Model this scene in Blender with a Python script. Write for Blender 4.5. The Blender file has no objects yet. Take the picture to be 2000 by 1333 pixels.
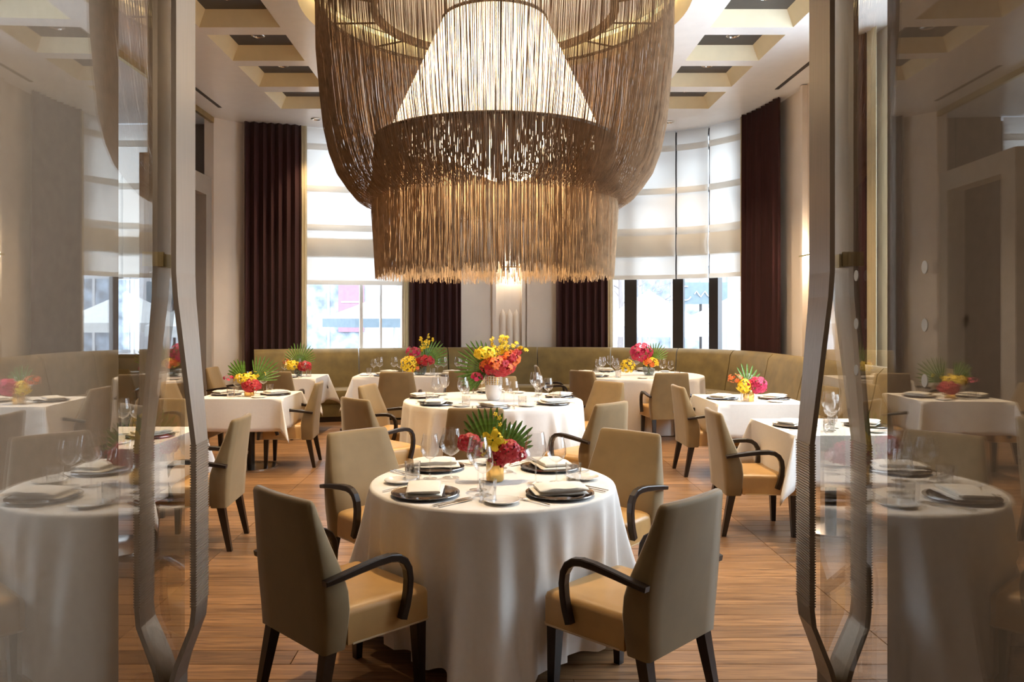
import bpy, bmesh, math, random
from mathutils import Vector, Matrix
random.seed(7)
PI = math.pi
sc = bpy.context.scene
COL = sc.collection

# ------------------------------------------------------------------ camera
cam_d = bpy.data.cameras.new('camera')
cam = bpy.data.objects.new('camera', cam_d); COL.objects.link(cam)
cam.location = (0, 0, 1.55); cam.rotation_euler = (PI/2, 0, 0)
cam_d.sensor_width = 36; cam_d.lens = 27.0
cam_d.shift_x = 0.020; cam_d.shift_y = -0.0228
cam_d.clip_start = 0.05; cam_d.clip_end = 200
sc.camera = cam

# ------------------------------------------------------------------ world, exposure
w = bpy.data.worlds.new('world'); sc.world = w; w.use_nodes = True
bg = w.node_tree.nodes['Background']
bg.inputs[0].default_value = (0.74, 0.87, 1.0, 1); bg.inputs[1].default_value = 8.0
sc.view_settings.view_transform = 'Standard'; sc.view_settings.look = 'None'
sc.view_settings.exposure = 0.25; sc.view_settings.gamma = 1.0
sc.view_settings.use_curve_mapping = False
cy = sc.cycles
cy.use_denoising = True
cy.max_bounces = 9; cy.diffuse_bounces = 4; cy.glossy_bounces = 4; cy.transmission_bounces = 6
cy.transparent_max_bounces = 40
cy.caustics_reflective = False; cy.caustics_refractive = False
cy.sample_clamp_indirect = 6.0; cy.blur_glossy = 0.5

# power settings (W)
P_SPOT = 400; P_GLOBE = 54; P_SCONCE = 9; P_COVE = 2.2
WARM = (1.0, 0.72, 0.42); WARM2 = (1.0, 0.82, 0.62)

# ------------------------------------------------------------------ materials
MATS = {}
def mat(name, col, rough=0.6, metal=0.0, var=0.08, nscale=8.0, bump=0.0, bscale=60.0, sheen=0.0,
        spec=0.5, coat=0.0, stretch=None, emit=None, estr=0.0, trans=0.0):
    m = bpy.data.materials.new(name); m.use_nodes = True
    nt = m.node_tree; n = nt.nodes; l = nt.links
    p = n['Principled BSDF']
    p.inputs['Roughness'].default_value = rough; p.inputs['Metallic'].default_value = metal
    p.inputs['Specular IOR Level'].default_value = spec
    p.inputs['Sheen Weight'].default_value = sheen; p.inputs['Sheen Roughness'].default_value = 0.4
    p.inputs['Coat Weight'].default_value = coat
    tc = n.new('ShaderNodeTexCoord')
    mp = n.new('ShaderNodeMapping'); l.new(tc.outputs['Object'], mp.inputs[0])
    if stretch: mp.inputs['Scale'].default_value = stretch
    no = n.new('ShaderNodeTexNoise'); no.inputs['Scale'].default_value = nscale; no.inputs['Detail'].default_value = 3
    l.new(mp.outputs[0], no.inputs[0])
    r = n.new('ShaderNodeValToRGB')
    a = [max(0, c*(1-var)) for c in col]; b = [min(1, c*(1+var)) for c in col]
    r.color_ramp.elements[0].color = (*a, 1); r.color_ramp.elements[1].color = (*b, 1)
    r.color_ramp.elements[0].position = 0.3; r.color_ramp.elements[1].position = 0.7
    l.new(no.outputs[0], r.inputs[0]); l.new(r.outputs[0], p.inputs['Base Color'])
    if bump > 0:
        nb = n.new('ShaderNodeTexNoise'); nb.inputs['Scale'].default_value = bscale
        l.new(mp.outputs[0], nb.inputs[0])
        bp = n.new('ShaderNodeBump'); bp.inputs['Strength'].default_value = bump; bp.inputs['Distance'].default_value = 0.01
        l.new(nb.outputs[0], bp.inputs['Height']); l.new(bp.outputs[0], p.inputs['Normal'])
    if emit:
        p.inputs['Emission Color'].default_value = (*emit, 1); p.inputs['Emission Strength'].default_value = estr
    MATS[name] = m
    return m

def mat_emit(name, col, s):
    m = bpy.data.materials.new(name); m.use_nodes = True
    nt = m.node_tree; nt.nodes.remove(nt.nodes['Principled BSDF'])
    e = nt.nodes.new('ShaderNodeEmission'); e.inputs[0].default_value = (*col, 1); e.inputs[1].default_value = s
    nt.links.new(e.outputs[0], nt.nodes['Material Output'].inputs[0]); MATS[name] = m
    return m

def mat_glass(name, ior=1.5, tint=(1, 1, 1), base=0.0, rough=0.0, maxf=1.0, pw=5.0):
    m = bpy.data.materials.new(name); m.use_nodes = True
    nt = m.node_tree; nt.nodes.remove(nt.nodes['Principled BSDF'])
    t = nt.nodes.new('ShaderNodeBsdfTransparent'); t.inputs[0].default_value = (*tint, 1)
    g = nt.nodes.new('ShaderNodeBsdfGlossy'); g.inputs['Roughness'].default_value = rough
    ge = nt.nodes.new('ShaderNodeNewGeometry'); dt = nt.nodes.new('ShaderNodeVectorMath'); dt.operation = 'DOT_PRODUCT'
    nt.links.new(ge.outputs['Normal'], dt.inputs[0]); nt.links.new(ge.outputs['Incoming'], dt.inputs[1])
    def mth(op, a, b=None):
        q = nt.nodes.new('ShaderNodeMath'); q.operation = op
        for i, v in enumerate((a, b)):
            if v is None: continue
            if isinstance(v, (int, float)): q.inputs[i].default_value = v
            else: nt.links.new(v, q.inputs[i])
        return q.outputs[0]
    c = mth('ABSOLUTE', dt.outputs['Value']); p5 = mth('POWER', mth('SUBTRACT', 1.0, c), pw)
    f0 = ((ior-1)/(ior+1))**2
    fr_ = mth('ADD', mth('MULTIPLY', p5, 1-f0), f0)
    mr = nt.nodes.new('ShaderNodeMapRange'); mr.inputs[3].default_value = base; mr.inputs[4].default_value = maxf
    nt.links.new(fr_, mr.inputs[0])
    mx = nt.nodes.new('ShaderNodeMixShader')
    nt.links.new(mr.outputs[0], mx.inputs[0]); nt.links.new(t.outputs[0], mx.inputs[1]); nt.links.new(g.outputs[0], mx.inputs[2])
    nt.links.new(mx.outputs[0], nt.nodes['Material Output'].inputs[0]); MATS[name] = m
    return m

def mat_translucent(name, col, f=0.5, nscale=300):
    m = bpy.data.materials.new(name); m.use_nodes = True
    nt = m.node_tree; nt.nodes.remove(nt.nodes['Principled BSDF'])
    no = nt.nodes.new('ShaderNodeTexNoise'); no.inputs['Scale'].default_value = nscale
    tc = nt.nodes.new('ShaderNodeTexCoord'); nt.links.new(tc.outputs['Object'], no.inputs[0])
    r = nt.nodes.new('ShaderNodeValToRGB')
    r.color_ramp.elements[0].color = (*[c*0.95 for c in col], 1); r.color_ramp.elements[1].color = (*col, 1)
    nt.links.new(no.outputs[0], r.inputs[0])
    d = nt.nodes.new('ShaderNodeBsdfDiffuse'); t = nt.nodes.new('ShaderNodeBsdfTranslucent')
    nt.links.new(r.outputs[0], d.inputs[0]); nt.links.new(r.outputs[0], t.inputs[0])
    mx = nt.nodes.new('ShaderNodeMixShader'); mx.inputs[0].default_value = f
    nt.links.new(d.outputs[0], mx.inputs[1]); nt.links.new(t.outputs[0], mx.inputs[2])
    nt.links.new(mx.outputs[0], nt.nodes['Material Output'].inputs[0]); MATS[name] = m
    return m

mat('ceiling_white', (0.88, 0.865, 0.86), 0.22, var=0.02, spec=0.5)
mat('coffer_cream', (0.78, 0.70, 0.50), 0.5, var=0.03)
mat('coffer_dark', (0.055, 0.048, 0.045), 0.5)
mat('wall_cream', (0.78, 0.69, 0.60), 0.7, var=0.03, nscale=3)
mat('wall_taupe', (0.31, 0.265, 0.225), 0.75, var=0.06, nscale=40, bump=0.05, bscale=300)
mat('panel_grey', (0.20, 0.17, 0.15), 0.75, var=0.05, nscale=40)
mat('casing', (0.42, 0.37, 0.32), 0.6, var=0.03)
mat('dark_brown', (0.05, 0.03, 0.015), 0.5)
mat('subfloor', (0.06, 0.035, 0.02), 0.7)
mat('velvet_maroon', (0.036, 0.0055, 0.006), 0.85, var=0.25, nscale=30, sheen=0.08, stretch=(1, 1, 0.05))
mat('lining', (0.60, 0.52, 0.34), 0.8, var=0.05)
mat('velvet_olive', (0.175, 0.122, 0.036), 0.7, var=0.22, nscale=5, sheen=0.3, bump=0.03, bscale=200)
mat('chair_velvet', (0.215, 0.142, 0.058), 0.72, var=0.10, nscale=6, sheen=0.35, bump=0.02, bscale=300)
mat('leather', (0.52, 0.31, 0.115), 0.36, var=0.07, nscale=9, bump=0.03, bscale=180)
mat('piping', (0.62, 0.46, 0.27), 0.5)
mat('dark_wood', (0.016, 0.0085, 0.0055), 0.33, var=0.35, nscale=20, stretch=(6, 6, 0.6))
mat('linen', (0.83, 0.80, 0.75), 0.8, var=0.015, nscale=40, sheen=0.1, bump=0.015, bscale=500)
mat('napkin', (0.86, 0.82, 0.74), 0.8, var=0.015, nscale=60, bump=0.02, bscale=400)
mat('porcelain', (0.85, 0.83, 0.79), 0.12, var=0.01, coat=0.3)
mat('charger_dark', (0.055, 0.045, 0.042), 0.12, var=0.1, coat=0.5)
mat('charger_rim', (0.45, 0.42, 0.40), 0.18, metal=1.0)
mat('steel', (0.62, 0.58, 0.54), 0.18, metal=1.0)
mat('gold', (0.83, 0.55, 0.19), 0.24, metal=1.0, var=0.12, nscale=14, stretch=(1, 1, 0.15))
mat('nickel', (0.42, 0.36, 0.30), 0.36, metal=1.0, var=0.08, nscale=60, stretch=(4, 4, 0.08))
mat('brass', (0.55, 0.44, 0.22), 0.35, metal=1.0)
mat('vase_white', (0.80, 0.76, 0.72), 0.25, var=0.02)
mat('petal_yellow', (0.86, 0.60, 0.02), 0.5, var=0.15, nscale=30)
mat('petal_red', (0.42, 0.008, 0.018), 0.5, var=0.35, nscale=30)
mat('petal_orange', (0.80, 0.16, 0.03), 0.5, var=0.3, nscale=30)
mat('petal_magenta', (0.55, 0.02, 0.10), 0.5, var=0.3, nscale=30)
mat('flower_eye', (0.35, 0.04, 0.01), 0.6)
mat('leaf', (0.11, 0.235, 0.03), 0.4, var=0.35, nscale=14)
mat('string_brown', (0.25, 0.15, 0.078), 0.75, var=0.3, nscale=12)
mat('string_light', (0.36, 0.235, 0.13), 0.75, var=0.3, nscale=12)
mat('ring_brown', (0.12, 0.075, 0.04), 0.6)
mat('frame_dark', (0.022, 0.017, 0.016), 0.4)
mat('frame_white', (0.80, 0.80, 0.80), 0.5)
mat('black', (0.01, 0.01, 0.01), 0.5)
mat('facade', (0.42, 0.415, 0.42), 0.8, var=0.06, nscale=2)
mat('facade_glass', (0.20, 0.235, 0.28), 0.2, var=0.5, nscale=3)
mat('poster_red', (0.24, 0.13, 0.16), 0.6)
mat('parasol', (0.50, 0.50, 0.49), 0.8)
mat('parasol_band', (0.13, 0.165, 0.19), 0.8)
mat('paving', (0.33, 0.33, 0.35), 0.8, var=0.1)
mat('dot_frost', (0.55, 0.56, 0.57), 0.6)
mat('bark', (0.20, 0.17, 0.16), 0.8)
mat_translucent('shade_cloth', (0.80, 0.76, 0.70), 0.52)
mat_translucent('lamp_shade', (0.90, 0.85, 0.74), 0.55, 60)
mat_emit('globe_glow', (1.0, 0.80, 0.52), 14.0)
mat_emit('lamp_glow', (1.0, 0.85, 0.62), 14.0)
mat_emit('cove_glow', (1.0, 0.72, 0.32), P_COVE)
mat_glass('door_glass', 1.75, (0.95, 0.94, 0.92), base=0.10, maxf=1.0)
mat_glass('window_glass', 1.45)
mat_glass('clear_glass', 1.55, (0.975, 0.975, 0.975), base=0.05, pw=2.4)
mat_glass('smoke_glass', 1.5, (0.70, 0.74, 0.76), base=0.03)

def wood_floor():
    m = bpy.data.materials.new('oak_planks'); m.use_nodes = True
    nt = m.node_tree; n = nt.nodes; l = nt.links; p = n['Principled BSDF']
    g = n.new('ShaderNodeNewGeometry'); oi = n.new('ShaderNodeObjectInfo')
    sep = n.new('ShaderNodeSeparateXYZ'); l.new(g.outputs['Position'], sep.inputs[0])
    dv = n.new('ShaderNodeMath'); dv.operation = 'DIVIDE'; l.new(sep.outputs[1], dv.inputs[0]); dv.inputs[1].default_value = 0.143
    fl = n.new('ShaderNodeMath'); fl.operation = 'FLOOR'; l.new(dv.outputs[0], fl.inputs[0])
    ad = n.new('ShaderNodeMath'); ad.operation = 'ADD'; l.new(fl.outputs[0], ad.inputs[0])
    mu = n.new('ShaderNodeMath'); mu.operation = 'MULTIPLY'; l.new(oi.outputs['Random'], mu.inputs[0]); mu.inputs[1].default_value = 37.0
    l.new(mu.outputs[0], ad.inputs[1])
    wn = n.new('ShaderNodeTexWhiteNoise'); wn.noise_dimensions = '1D'; l.new(ad.outputs[0], wn.inputs['W'])
    # grain, stretched along the plank and shifted per row
    mp = n.new('ShaderNodeMapping'); mp.inputs['Scale'].default_value = (1.6, 26, 1)
    l.new(g.outputs['Position'], mp.inputs[0])
    off = n.new('ShaderNodeCombineXYZ'); m3 = n.new('ShaderNodeMath'); m3.operation = 'MULTIPLY'
    l.new(wn.outputs[0], m3.inputs[0]); m3.inputs[1].default_value = 50; l.new(m3.outputs[0], off.inputs[0])
    va = n.new('ShaderNodeVectorMath'); l.new(mp.outputs[0], va.inputs[0]); l.new(off.outputs[0], va.inputs[1])
    no = n.new('ShaderNodeTexNoise'); no.inputs['Scale'].default_value = 1.6; no.inputs['Detail'].default_value = 6
    no.inputs['Distortion'].default_value = 1.3; l.new(va.outputs[0], no.inputs[0])
    r = n.new('ShaderNodeValToRGB'); e = r.color_ramp.elements
    e[0].position = 0.30; e[0].color = (0.13, 0.066, 0.030, 1); e[1].position = 0.72; e[1].color = (0.40, 0.228, 0.108, 1)
    l.new(no.outputs[0], r.inputs[0])
    mx = n.new('ShaderNodeMix'); mx.data_type = 'RGBA'; mx.blend_type = 'MULTIPLY'; mx.inputs[0].default_value = 1
    r2 = n.new('ShaderNodeValToRGB'); r2.color_ramp.elements[0].color = (0.70, 0.68, 0.68, 1); r2.color_ramp.elements[1].color = (1.12, 1.08, 1.04, 1)
    l.new(wn.outputs[0], r2.inputs[0]); l.new(r.outputs[0], mx.inputs[6]); l.new(r2.outputs[0], mx.inputs[7])
    l.new(mx.outputs[2], p.inputs['Base Color'])
    p.inputs['Roughness'].default_value = 0.34; p.inputs['Specular IOR Level'].default_value = 0.5
    bp = n.new('ShaderNodeBump'); bp.inputs['Strength'].default_value = 0.12; bp.inputs['Distance'].default_value = 0.002
    l.new(no.outputs[0], bp.inputs['Height']); l.new(bp.outputs[0], p.inputs['Normal'])
    MATS['oak_planks'] = m
wood_floor()

# ------------------------------------------------------------------ mesh helpers
class MB:
    def __init__(s): s.v = []; s.f = []
    def box(s, c, d, rz=0.0):
        cx, cy_, cz = c; hx, hy, hz = d[0]/2, d[1]/2, d[2]/2; b = len(s.v)
        ca, sa = math.cos(rz), math.sin(rz)
        for z in (-hz, hz):
            for x, y in ((-hx, -hy), (hx, -hy), (hx, hy), (-hx, hy)):
                s.v.append((cx + x*ca - y*sa, cy_ + x*sa + y*ca, cz + z))
        for q in ((3, 2, 1, 0), (4, 5, 6, 7), (0, 1, 5, 4), (1, 2, 6, 5), (2, 3, 7, 6), (3, 0, 4, 7)):
            s.f.append(tuple(b+i for i in q))
        return s
    def loft(s, rings, cap=True):
        b = len(s.v); n = len(rings[0])
        for r in rings: s.v += [tuple(p) for p in r]
        for k in range(len(rings)-1):
            for i in range(n):
                j = (i+1) % n
                s.f.append((b+k*n+i, b+k*n+j, b+(k+1)*n+j, b+(k+1)*n+i))
        if cap:
            s.f.append(tuple(b+i for i in reversed(range(n))))
            s.f.append(tuple(b+(len(rings)-1)*n+i for i in range(n)))
        return s
    def lathe(s, prof, n=24, c=(0, 0, 0), cap=False):
        rings = []
        for r, z in prof:
            rings.append([(c[0]+r*math.cos(2*PI*i/n), c[1]+r*math.sin(2*PI*i/n), c[2]+z) for i in range(n)])
        return s.loft(rings, cap)
    def tube(s, path, r, n=8, closed=False):
        pts = [Vector(p) for p in path]; rings = []; m = len(pts)
        up = None
        for i, p in enumerate(pts):
            if closed: t = pts[(i+1) % m] - pts[i-1]
            else: t = pts[min(i+1, m-1)] - pts[max(i-1, 0)]
            t.normalize()
            if up is None or abs(up.dot(t)) > 0.95:
                up = Vector((0, 0, 1)) if abs(t.z) < 0.9 else Vector((1, 0, 0))
            a = t.cross(up).normalized(); b2 = a.cross(t).normalized(); up = b2
            rr = r[i] if isinstance(r, (list, tuple)) else r
            rings.append([p + a*rr*math.cos(2*PI*k/n) + b2*rr*math.sin(2*PI*k/n) for k in range(n)])
        if closed: rings.append(rings[0])
        return s.loft(rings, not closed)
    def grid(s, rows):
        b = len(s.v); n = len(rows[0])
        for r in rows: s.v += [tuple(p) for p in r]
        for k in range(len(rows)-1):
            for i in range(n-1):
                s.f.append((b+k*n+i, b+k*n+i+1, b+(k+1)*n+i+1, b+(k+1)*n+i))
        return s
    def face(s, pts):
        b = len(s.v); s.v += [tuple(p) for p in pts]; s.f.append(tuple(range(b, b+len(pts)))); return s
    def data(s, name, m, smooth=False):
        me = bpy.data.meshes.new(name); me.from_pydata([tuple(v) for v in s.v], [], s.f); me.validate(); me.update()
        if m: me.materials.append(MATS[m])
        if smooth:
            for p in me.polygons: p.use_smooth = True
            me.set_sharp_from_angle(angle=math.radians(48))
        return me
    def build(s, name, m, parent=None, smooth=False, loc=None, bevel=0, seg=2, angle=None):
        me = s.data(name, m, smooth)
        if bevel or angle:
            bm = bmesh.new(); bm.from_mesh(me)
            bmesh.ops.recalc_face_normals(bm, faces=bm.faces)
            if bevel:
                bmesh.ops.bevel(bm, geom=list(bm.edges), offset=bevel, segments=seg, affect='EDGES', profile=0.6)
            bm.to_mesh(me); bm.free()
            if smooth:
                for p in me.polygons: p.use_smooth = True
        return inst(name, me, parent, loc)

def inst(name, me, parent=None, loc=None, rot=None, scale=None):
    o = bpy.data.objects.new(name, me); COL.objects.link(o)
    if parent: o.parent = parent
    if loc: o.location = loc
    if rot: o.rotation_euler = rot
    if scale: o.scale = scale if not isinstance(scale, (int, float)) else (scale,)*3
    return o
def thing(name, label, cat, loc=(0, 0, 0), rz=0.0, group=None):
    o = bpy.data.objects.new(name, None); COL.objects.link(o); o.empty_display_size = 0.1
    o.location = loc; o.rotation_euler = (0, 0, rz)
    return tag(o, label, cat, group)
def tag(o, label, cat, group=None, kind=None):
    if label: o['label'] = label
    if cat: o['category'] = cat
    if group: o['group'] = group
    if kind: o['kind'] = kind
    return o
def struct(o, label=None):
    o['kind'] = 'structure'
    if label: o['label'] = label
    return o
def smooth_bevel(me, off, seg=2):
    bm = bmesh.new(); bm.from_mesh(me); bmesh.ops.recalc_face_normals(bm, faces=bm.faces)
    bmesh.ops.bevel(bm, geom=list(bm.edges), offset=off, segments=seg, affect='EDGES', profile=0.6)
    bm.to_mesh(me); bm.free()
    for p in me.polygons: p.use_smooth = True
    return me
def lamp(name, kind, loc, power, col, parent=None, rot=None, **kw):
    d = bpy.data.lights.new(name, kind); d.energy = power; d.color = col
    for k, v in kw.items(): setattr(d, k, v)
    o = bpy.data.objects.new(name, d); COL.objects.link(o); o.location = loc
    if rot: o.rotation_euler = rot
    if parent: o.parent = parent
    return o

# ------------------------------------------------------------------ room plan
HC = 4.55                      # ceiling height
def catmull(P, n=24):
    out = []
    for i in range(len(P)-1):
        p0 = Vector(P[max(i-1, 0)]); p1 = Vector(P[i]); p2 = Vector(P[i+1]); p3 = Vector(P[min(i+2, len(P)-1)])
        for k in range(n):
            t = k/n
            out.append(0.5*((2*p1) + (p2-p0)*t + (2*p0-5*p1+4*p2-p3)*t*t + (3*p1-p0-3*p2+p3)*t**3))
    out.append(Vector(P[-1])); return out
class Path:
    def __init__(s, P):
        s.p = catmull([(a, b, 0) for a, b in P]); s.L = [0.0]
        for i in range(1, len(s.p)): s.L.append(s.L[-1] + (s.p[i]-s.p[i-1]).length)
    def at(s, d):
        d = max(0, min(d, s.L[-1])); i = 0
        lo, hi = 0, len(s.L)-1
        while hi-lo > 1:
            m = (lo+hi)//2
            if s.L[m] <= d: lo = m
            else: hi = m
        seg = s.L[hi]-s.L[lo] or 1; t = (d-s.L[lo])/seg
        p = s.p[lo].lerp(s.p[hi], t); tg = (s.p[hi]-s.p[lo]).normalized()
        return p, tg
    def off(s, d, o):            # o > 0 goes into the room
        p, t = s.at(d); a, ta = s.at(d-0.05); b, tb = s.at(d+0.05)
        t = (ta+tb).normalized() if (ta+tb).length > 0 else t
        return Vector((p.x + t.y*o, p.y - t.x*o, 0))
    def near(s, x, y):
        q = Vector((x, y, 0)); i = min(range(len(s.p)), key=lambda k: (s.p[k]-q).length); return s.L[i]
W = Path([(-3.83, 11.84), (-2.9, 12.10), (-1.5, 12.45), (-.5, 12.70), (.3, 12.82), (1.08, 12.82), (2.0, 12.68), (2.9, 12.40),
          (3.42, 12.06), (3.83, 11.48), (4.0, 10.9), (4.05, 10.3), (4.06, 9), (4.06, 7), (4.06, 5), (4.06, 1.85)])

def wall_strip(mb, s0, s1, z0, z1, o_in=0.0, o_out=-0.22, step=0.12, path=W):
    n = max(1, int((s1-s0)/step)); ins = []; outs = []
    for k in range(n+1):
        d = s0+(s1-s0)*k/n; ins.append(path.off(d, o_in)); outs.append(path.off(d, o_out))
    rings = [[(i.x, i.y, z0), (o.x, o.y, z0), (o.x, o.y, z1), (i.x, i.y, z1)] for i, o in zip(ins, outs)]
    mb.loft(rings); return mb

s_lw0 = W.near(-2.93, 12.09); s_lw1 = W.near(-1.45, 12.46)
s_rw0 = W.near(1.98, 12.68); s_rw1 = W.near(3.82, 11.50)
s_sw0 = W.near(4.06, 7.9); s_sw1 = W.near(4.06, 3.0); s_end = W.L[-1]
SILL = 0.92
mb = MB()
wall_strip(mb, 0, s_lw0, 0, HC)
wall_strip(mb, s_lw0, s_lw1, 0, SILL)
wall_strip(mb, s_lw1, s_rw0, 0, HC)
wall_strip(mb, s_rw0, s_rw1, 0, SILL)
struct(mb.build('wall_back', 'wall_cream'), 'cream curved end wall behind the banquette')
mb = MB()
wall_strip(mb, s_rw1, s_sw0, 0, HC)
wall_strip(mb, s_sw0, s_sw1, 0, SILL)
wall_strip(mb, s_sw1, s_end, 0, HC)
struct(mb.build('wall_right', 'wall_cream'), 'cream right wall curving round to the windows')
# pilaster at the left end of the curved wall
mb = MB(); mb.loft([[(-4.16, 11.50, z), (-3.83, 11.84, z), (-3.80, 12.10, z), (-4.30, 12.10, z), (-4.30, 11.50, z)] for z in (0, 1.10, 1.11, HC)])
pil = struct(mb.build('trim_1', 'wall_cream'), 'cream pilaster left of the burgundy curtain')
# side room on the left
mb = MB(); mb.box((-4.78, 12.0, HC/2), (1.0, 0.2, HC)); mb.box((-6.1, 12.0, 0.46), (1.64, 0.2, 0.92)); mb.box((-7.0, 12.0, HC/2), (0.2, 0.2, HC))
struct(mb.build('wall_left_back', 'panel_grey'), 'grey back wall of the side room')
mb = MB(); mb.box((-7.1, 6.9, HC/2), (0.2, 10.2, HC))
struct(mb.build('wall_left', 'wall_taupe'), 'taupe far wall of the side room')
# fabric panel seam strips on the grey wall
pr = MB().box((-4.62, 11.895, 3.9), (0.012, 0.012, 1.3)).build('trim_2', 'frame_dark'); struct(pr, 'thin seam in the grey wall panel')
# portal casing (tall door frame standing on the left)
mb = MB(); mb.box((-4.32, 9.85, 1.82), (0.26, 0.30, 3.64)); mb.box((-4.32, 11.40, 1.82), (0.26, 0.24, 3.64)); mb.box((-4.32, 10.64, 3.50), (0.26, 1.28, 0.28))
struct(mb.build('door_1', 'casing'), 'tall plain taupe door casing beside the pilaster')
mb = MB(); mb.box((-4.44, 10.64, 1.68), (0.02, 1.28, 3.36))
dl = mb.build('dark_opening_sheet', 'dark_brown', bpy.data.objects['door_1'])  # flat dark sheet, its colour stands in for the dim room beyond the opening
# entrance wall with the portal the camera stands in
JL, JR = -0.90, 0.955; ZJ = 1.853; ZL = 1.0
mb = MB()
mb.box(((JL-7.2)/2, (ZL+ZJ)/2, HC/2), (7.2+JL, ZJ-ZL, HC))
struct(mb.build('wall_front_left', 'wall_taupe'), 'taupe entrance wall seen through the left glass leaf')
mb = MB(); mb.box(((JR+4.3)/2, (ZL+ZJ)/2, HC/2), (4.3-JR, ZJ-ZL, HC))
struct(mb.build('wall_front_right', 'wall_taupe'), 'taupe entrance wall seen through the right glass leaf')
mb = MB(); mb.box(((JL+JR)/2, (ZL+ZJ)/2, (2.85+HC)/2), (JR-JL, ZJ-ZL, HC-2.85))
struct(mb.build('wall_front_header', 'wall_taupe'), 'taupe wall above the entrance')
# lobby behind the camera
mb = MB(); mb.box((-3.1, -1.25, 1.5), (0.2, 4.5, 3.0)); mb.box((3.1, -1.25, 1.5), (0.2, 4.5, 3.0)); mb.box((0, -3.6, 1.5), (6.4, 0.2, 3.0))
struct(mb.build('wall_lobby', 'wall_cream'), 'lobby walls')
struct(MB().box((0, -1.25, 3.05), (6.4, 4.6, 0.1)).build('ceiling_lobby', 'ceiling_white'), 'lobby ceiling')

# ------------------------------------------------------------------ floor
fl = MB().box((-1.5, 4.9, -0.035), (12.0, 17.4, 0.03)).build('floor', 'subfloor'); struct(fl, 'oak plank floor')
PW = 0.143; GAP = 0.0034; rows0 = int(math.floor(-3.6/PW)); SEAM_L, SEAM_R = -1.795, 1.875
far = MB(); plank_cache = {}
def plank_mesh(L):
    key = round(L, 3)
    if key not in plank_cache:
        hx, hy = L/2-GAP/2, PW/2-GAP/2; c = 0.0016
        m = MB()
        m.loft([[(-hx, -hy, -0.02), (hx, -hy, -0.02), (hx, hy, -0.02), (-hx, hy, -0.02)],
                [(-hx, -hy, -c), (hx, -hy, -c), (hx, hy, -c), (-hx, hy, -c)],
                [(-hx+c, -hy+c, 0), (hx-c, -hy+c, 0), (hx-c, hy-c, 0), (-hx+c, hy-c, 0)]])
        plank_cache[key] = m.data('plank', 'oak_planks')
    return plank_cache[key]
rnd = random.Random(3)
for r in range(rows0, int(12.9/PW)):
    y = (r+0.5)*PW
    if y < 1.0: xs = [-3.0, -1.0 + rnd.uniform(-.6, .6), 1.2 + rnd.uniform(-.5, .5), 3.0]
    else:
        j = rnd.choice((-0.9, -0.3, 0.35, 0.95))
        xs = [-7.0, -4.6, SEAM_L, j, SEAM_R, 4.2]
    near = 1.85 < y < 6.6
    for a, b in zip(xs, xs[1:]):
        if near and a > -5:
            inst('plank', plank_mesh(b-a), fl, ((a+b)/2, y, 0))
        else:
            hy = PW/2-GAP/2; far.box(((a+b)/2, y, -0.01), (b-a-GAP, 2*hy, 0.02))
pf = far.build('plank_field', 'oak_planks', fl); pf['kind'] = 'stuff'

# ------------------------------------------------------------------ ceiling with coffers and round recess
CCX, CCY = 0.03, 7.5; RR = 1.88
CX = [(-3.02, -2.18), (2.26, 3.115)]
CY = [7.93-1.03*k for k in range(6, -1, -1)] + [8.96, 9.97, 11.02]
CY = sorted(CY); CD = 0.82
mb = MB()
def slab(x0, x1, y0, y1):
    mb.box(((x0+x1)/2, (y0+y1)/2, HC+0.05), (x1-x0, y1-y0, 0.1))
Y0, Y1 = 1.8, 11.25
slab(-7.3, CX[0][0], Y0, Y1); slab(CX[1][1], 4.22, Y0, Y1)
slab(CX[0][1], CCX-2.0, Y0, Y1); slab(CCX+2.0, CX[1][0], Y0, Y1)
slab(CCX-2.0, CCX+2.0, Y0, CCY-2.0); slab(CCX-2.0, CCX+2.0, CCY+2.0, Y1)
for x0, x1 in CX:
    e = Y0
    for y in CY:
        slab(x0, x1, e, y-CD); e = y
    slab(x0, x1, e, Y1)
slab(-7.3, -3.9, Y1, 12.15)
# back part following the curved wall
s_a = 0.0; s_b = W.near(4.03, 11.25) if False else W.near(3.92, 11.25)
pts = [(-3.9, 11.25)] + [(-3.9, 11.9)] + [tuple(W.off(s_a+(s_b-s_a)*k/60, -0.16).xy) for k in range(61)] + [(4.2, 11.25)]
mb.loft([[(x, y, HC) for x, y in pts], [(x, y, HC+0.1) for x, y in pts]])
# ring between square and circle
N = 96
def sq(a):
    c, s_ = math.cos(a), math.sin(a); k = 2.0/max(abs(c), abs(s_)); return (CCX+k*c, CCY+k*s_)
for i in range(N):
    a0, a1 = 2*PI*i/N, 2*PI*(i+1)/N
    p = [(CCX+RR*math.cos(a0), CCY+RR*math.sin(a0)), (CCX+RR*math.cos(a1), CCY+RR*math.sin(a1)), sq(a1), sq(a0)]
    mb.face([(x, y, HC) for x, y in reversed(p)])
ceil = struct(mb.build('ceiling', 'ceiling_white'), 'glossy white ceiling with square coffers')
mb = MB(); mb.lathe([(RR, 0), (RR, 0.30), (RR-0.02, 0.30)], 96, (CCX, CCY, HC))
mb.build('recess_rim', 'coffer_cream', ceil, smooth=True)
mb = MB(); mb.lathe([(RR, 0.30), (0.01, 0.30)], 96, (CCX, CCY, HC)); mb.build('recess_top', 'ceiling_white', ceil)
mb = MB(); mb.tube([(CCX+(RR-0.05)*math.cos(2*PI*k/64), CCY+(RR-0.05)*math.sin(2*PI*k/64), HC+0.25) for k in range(64)], 0.022, 6, True)
tag(mb.build('cove_light', 'cove_glow'), 'warm light strip round the ceiling recess above the chandelier', 'cove light')
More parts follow.
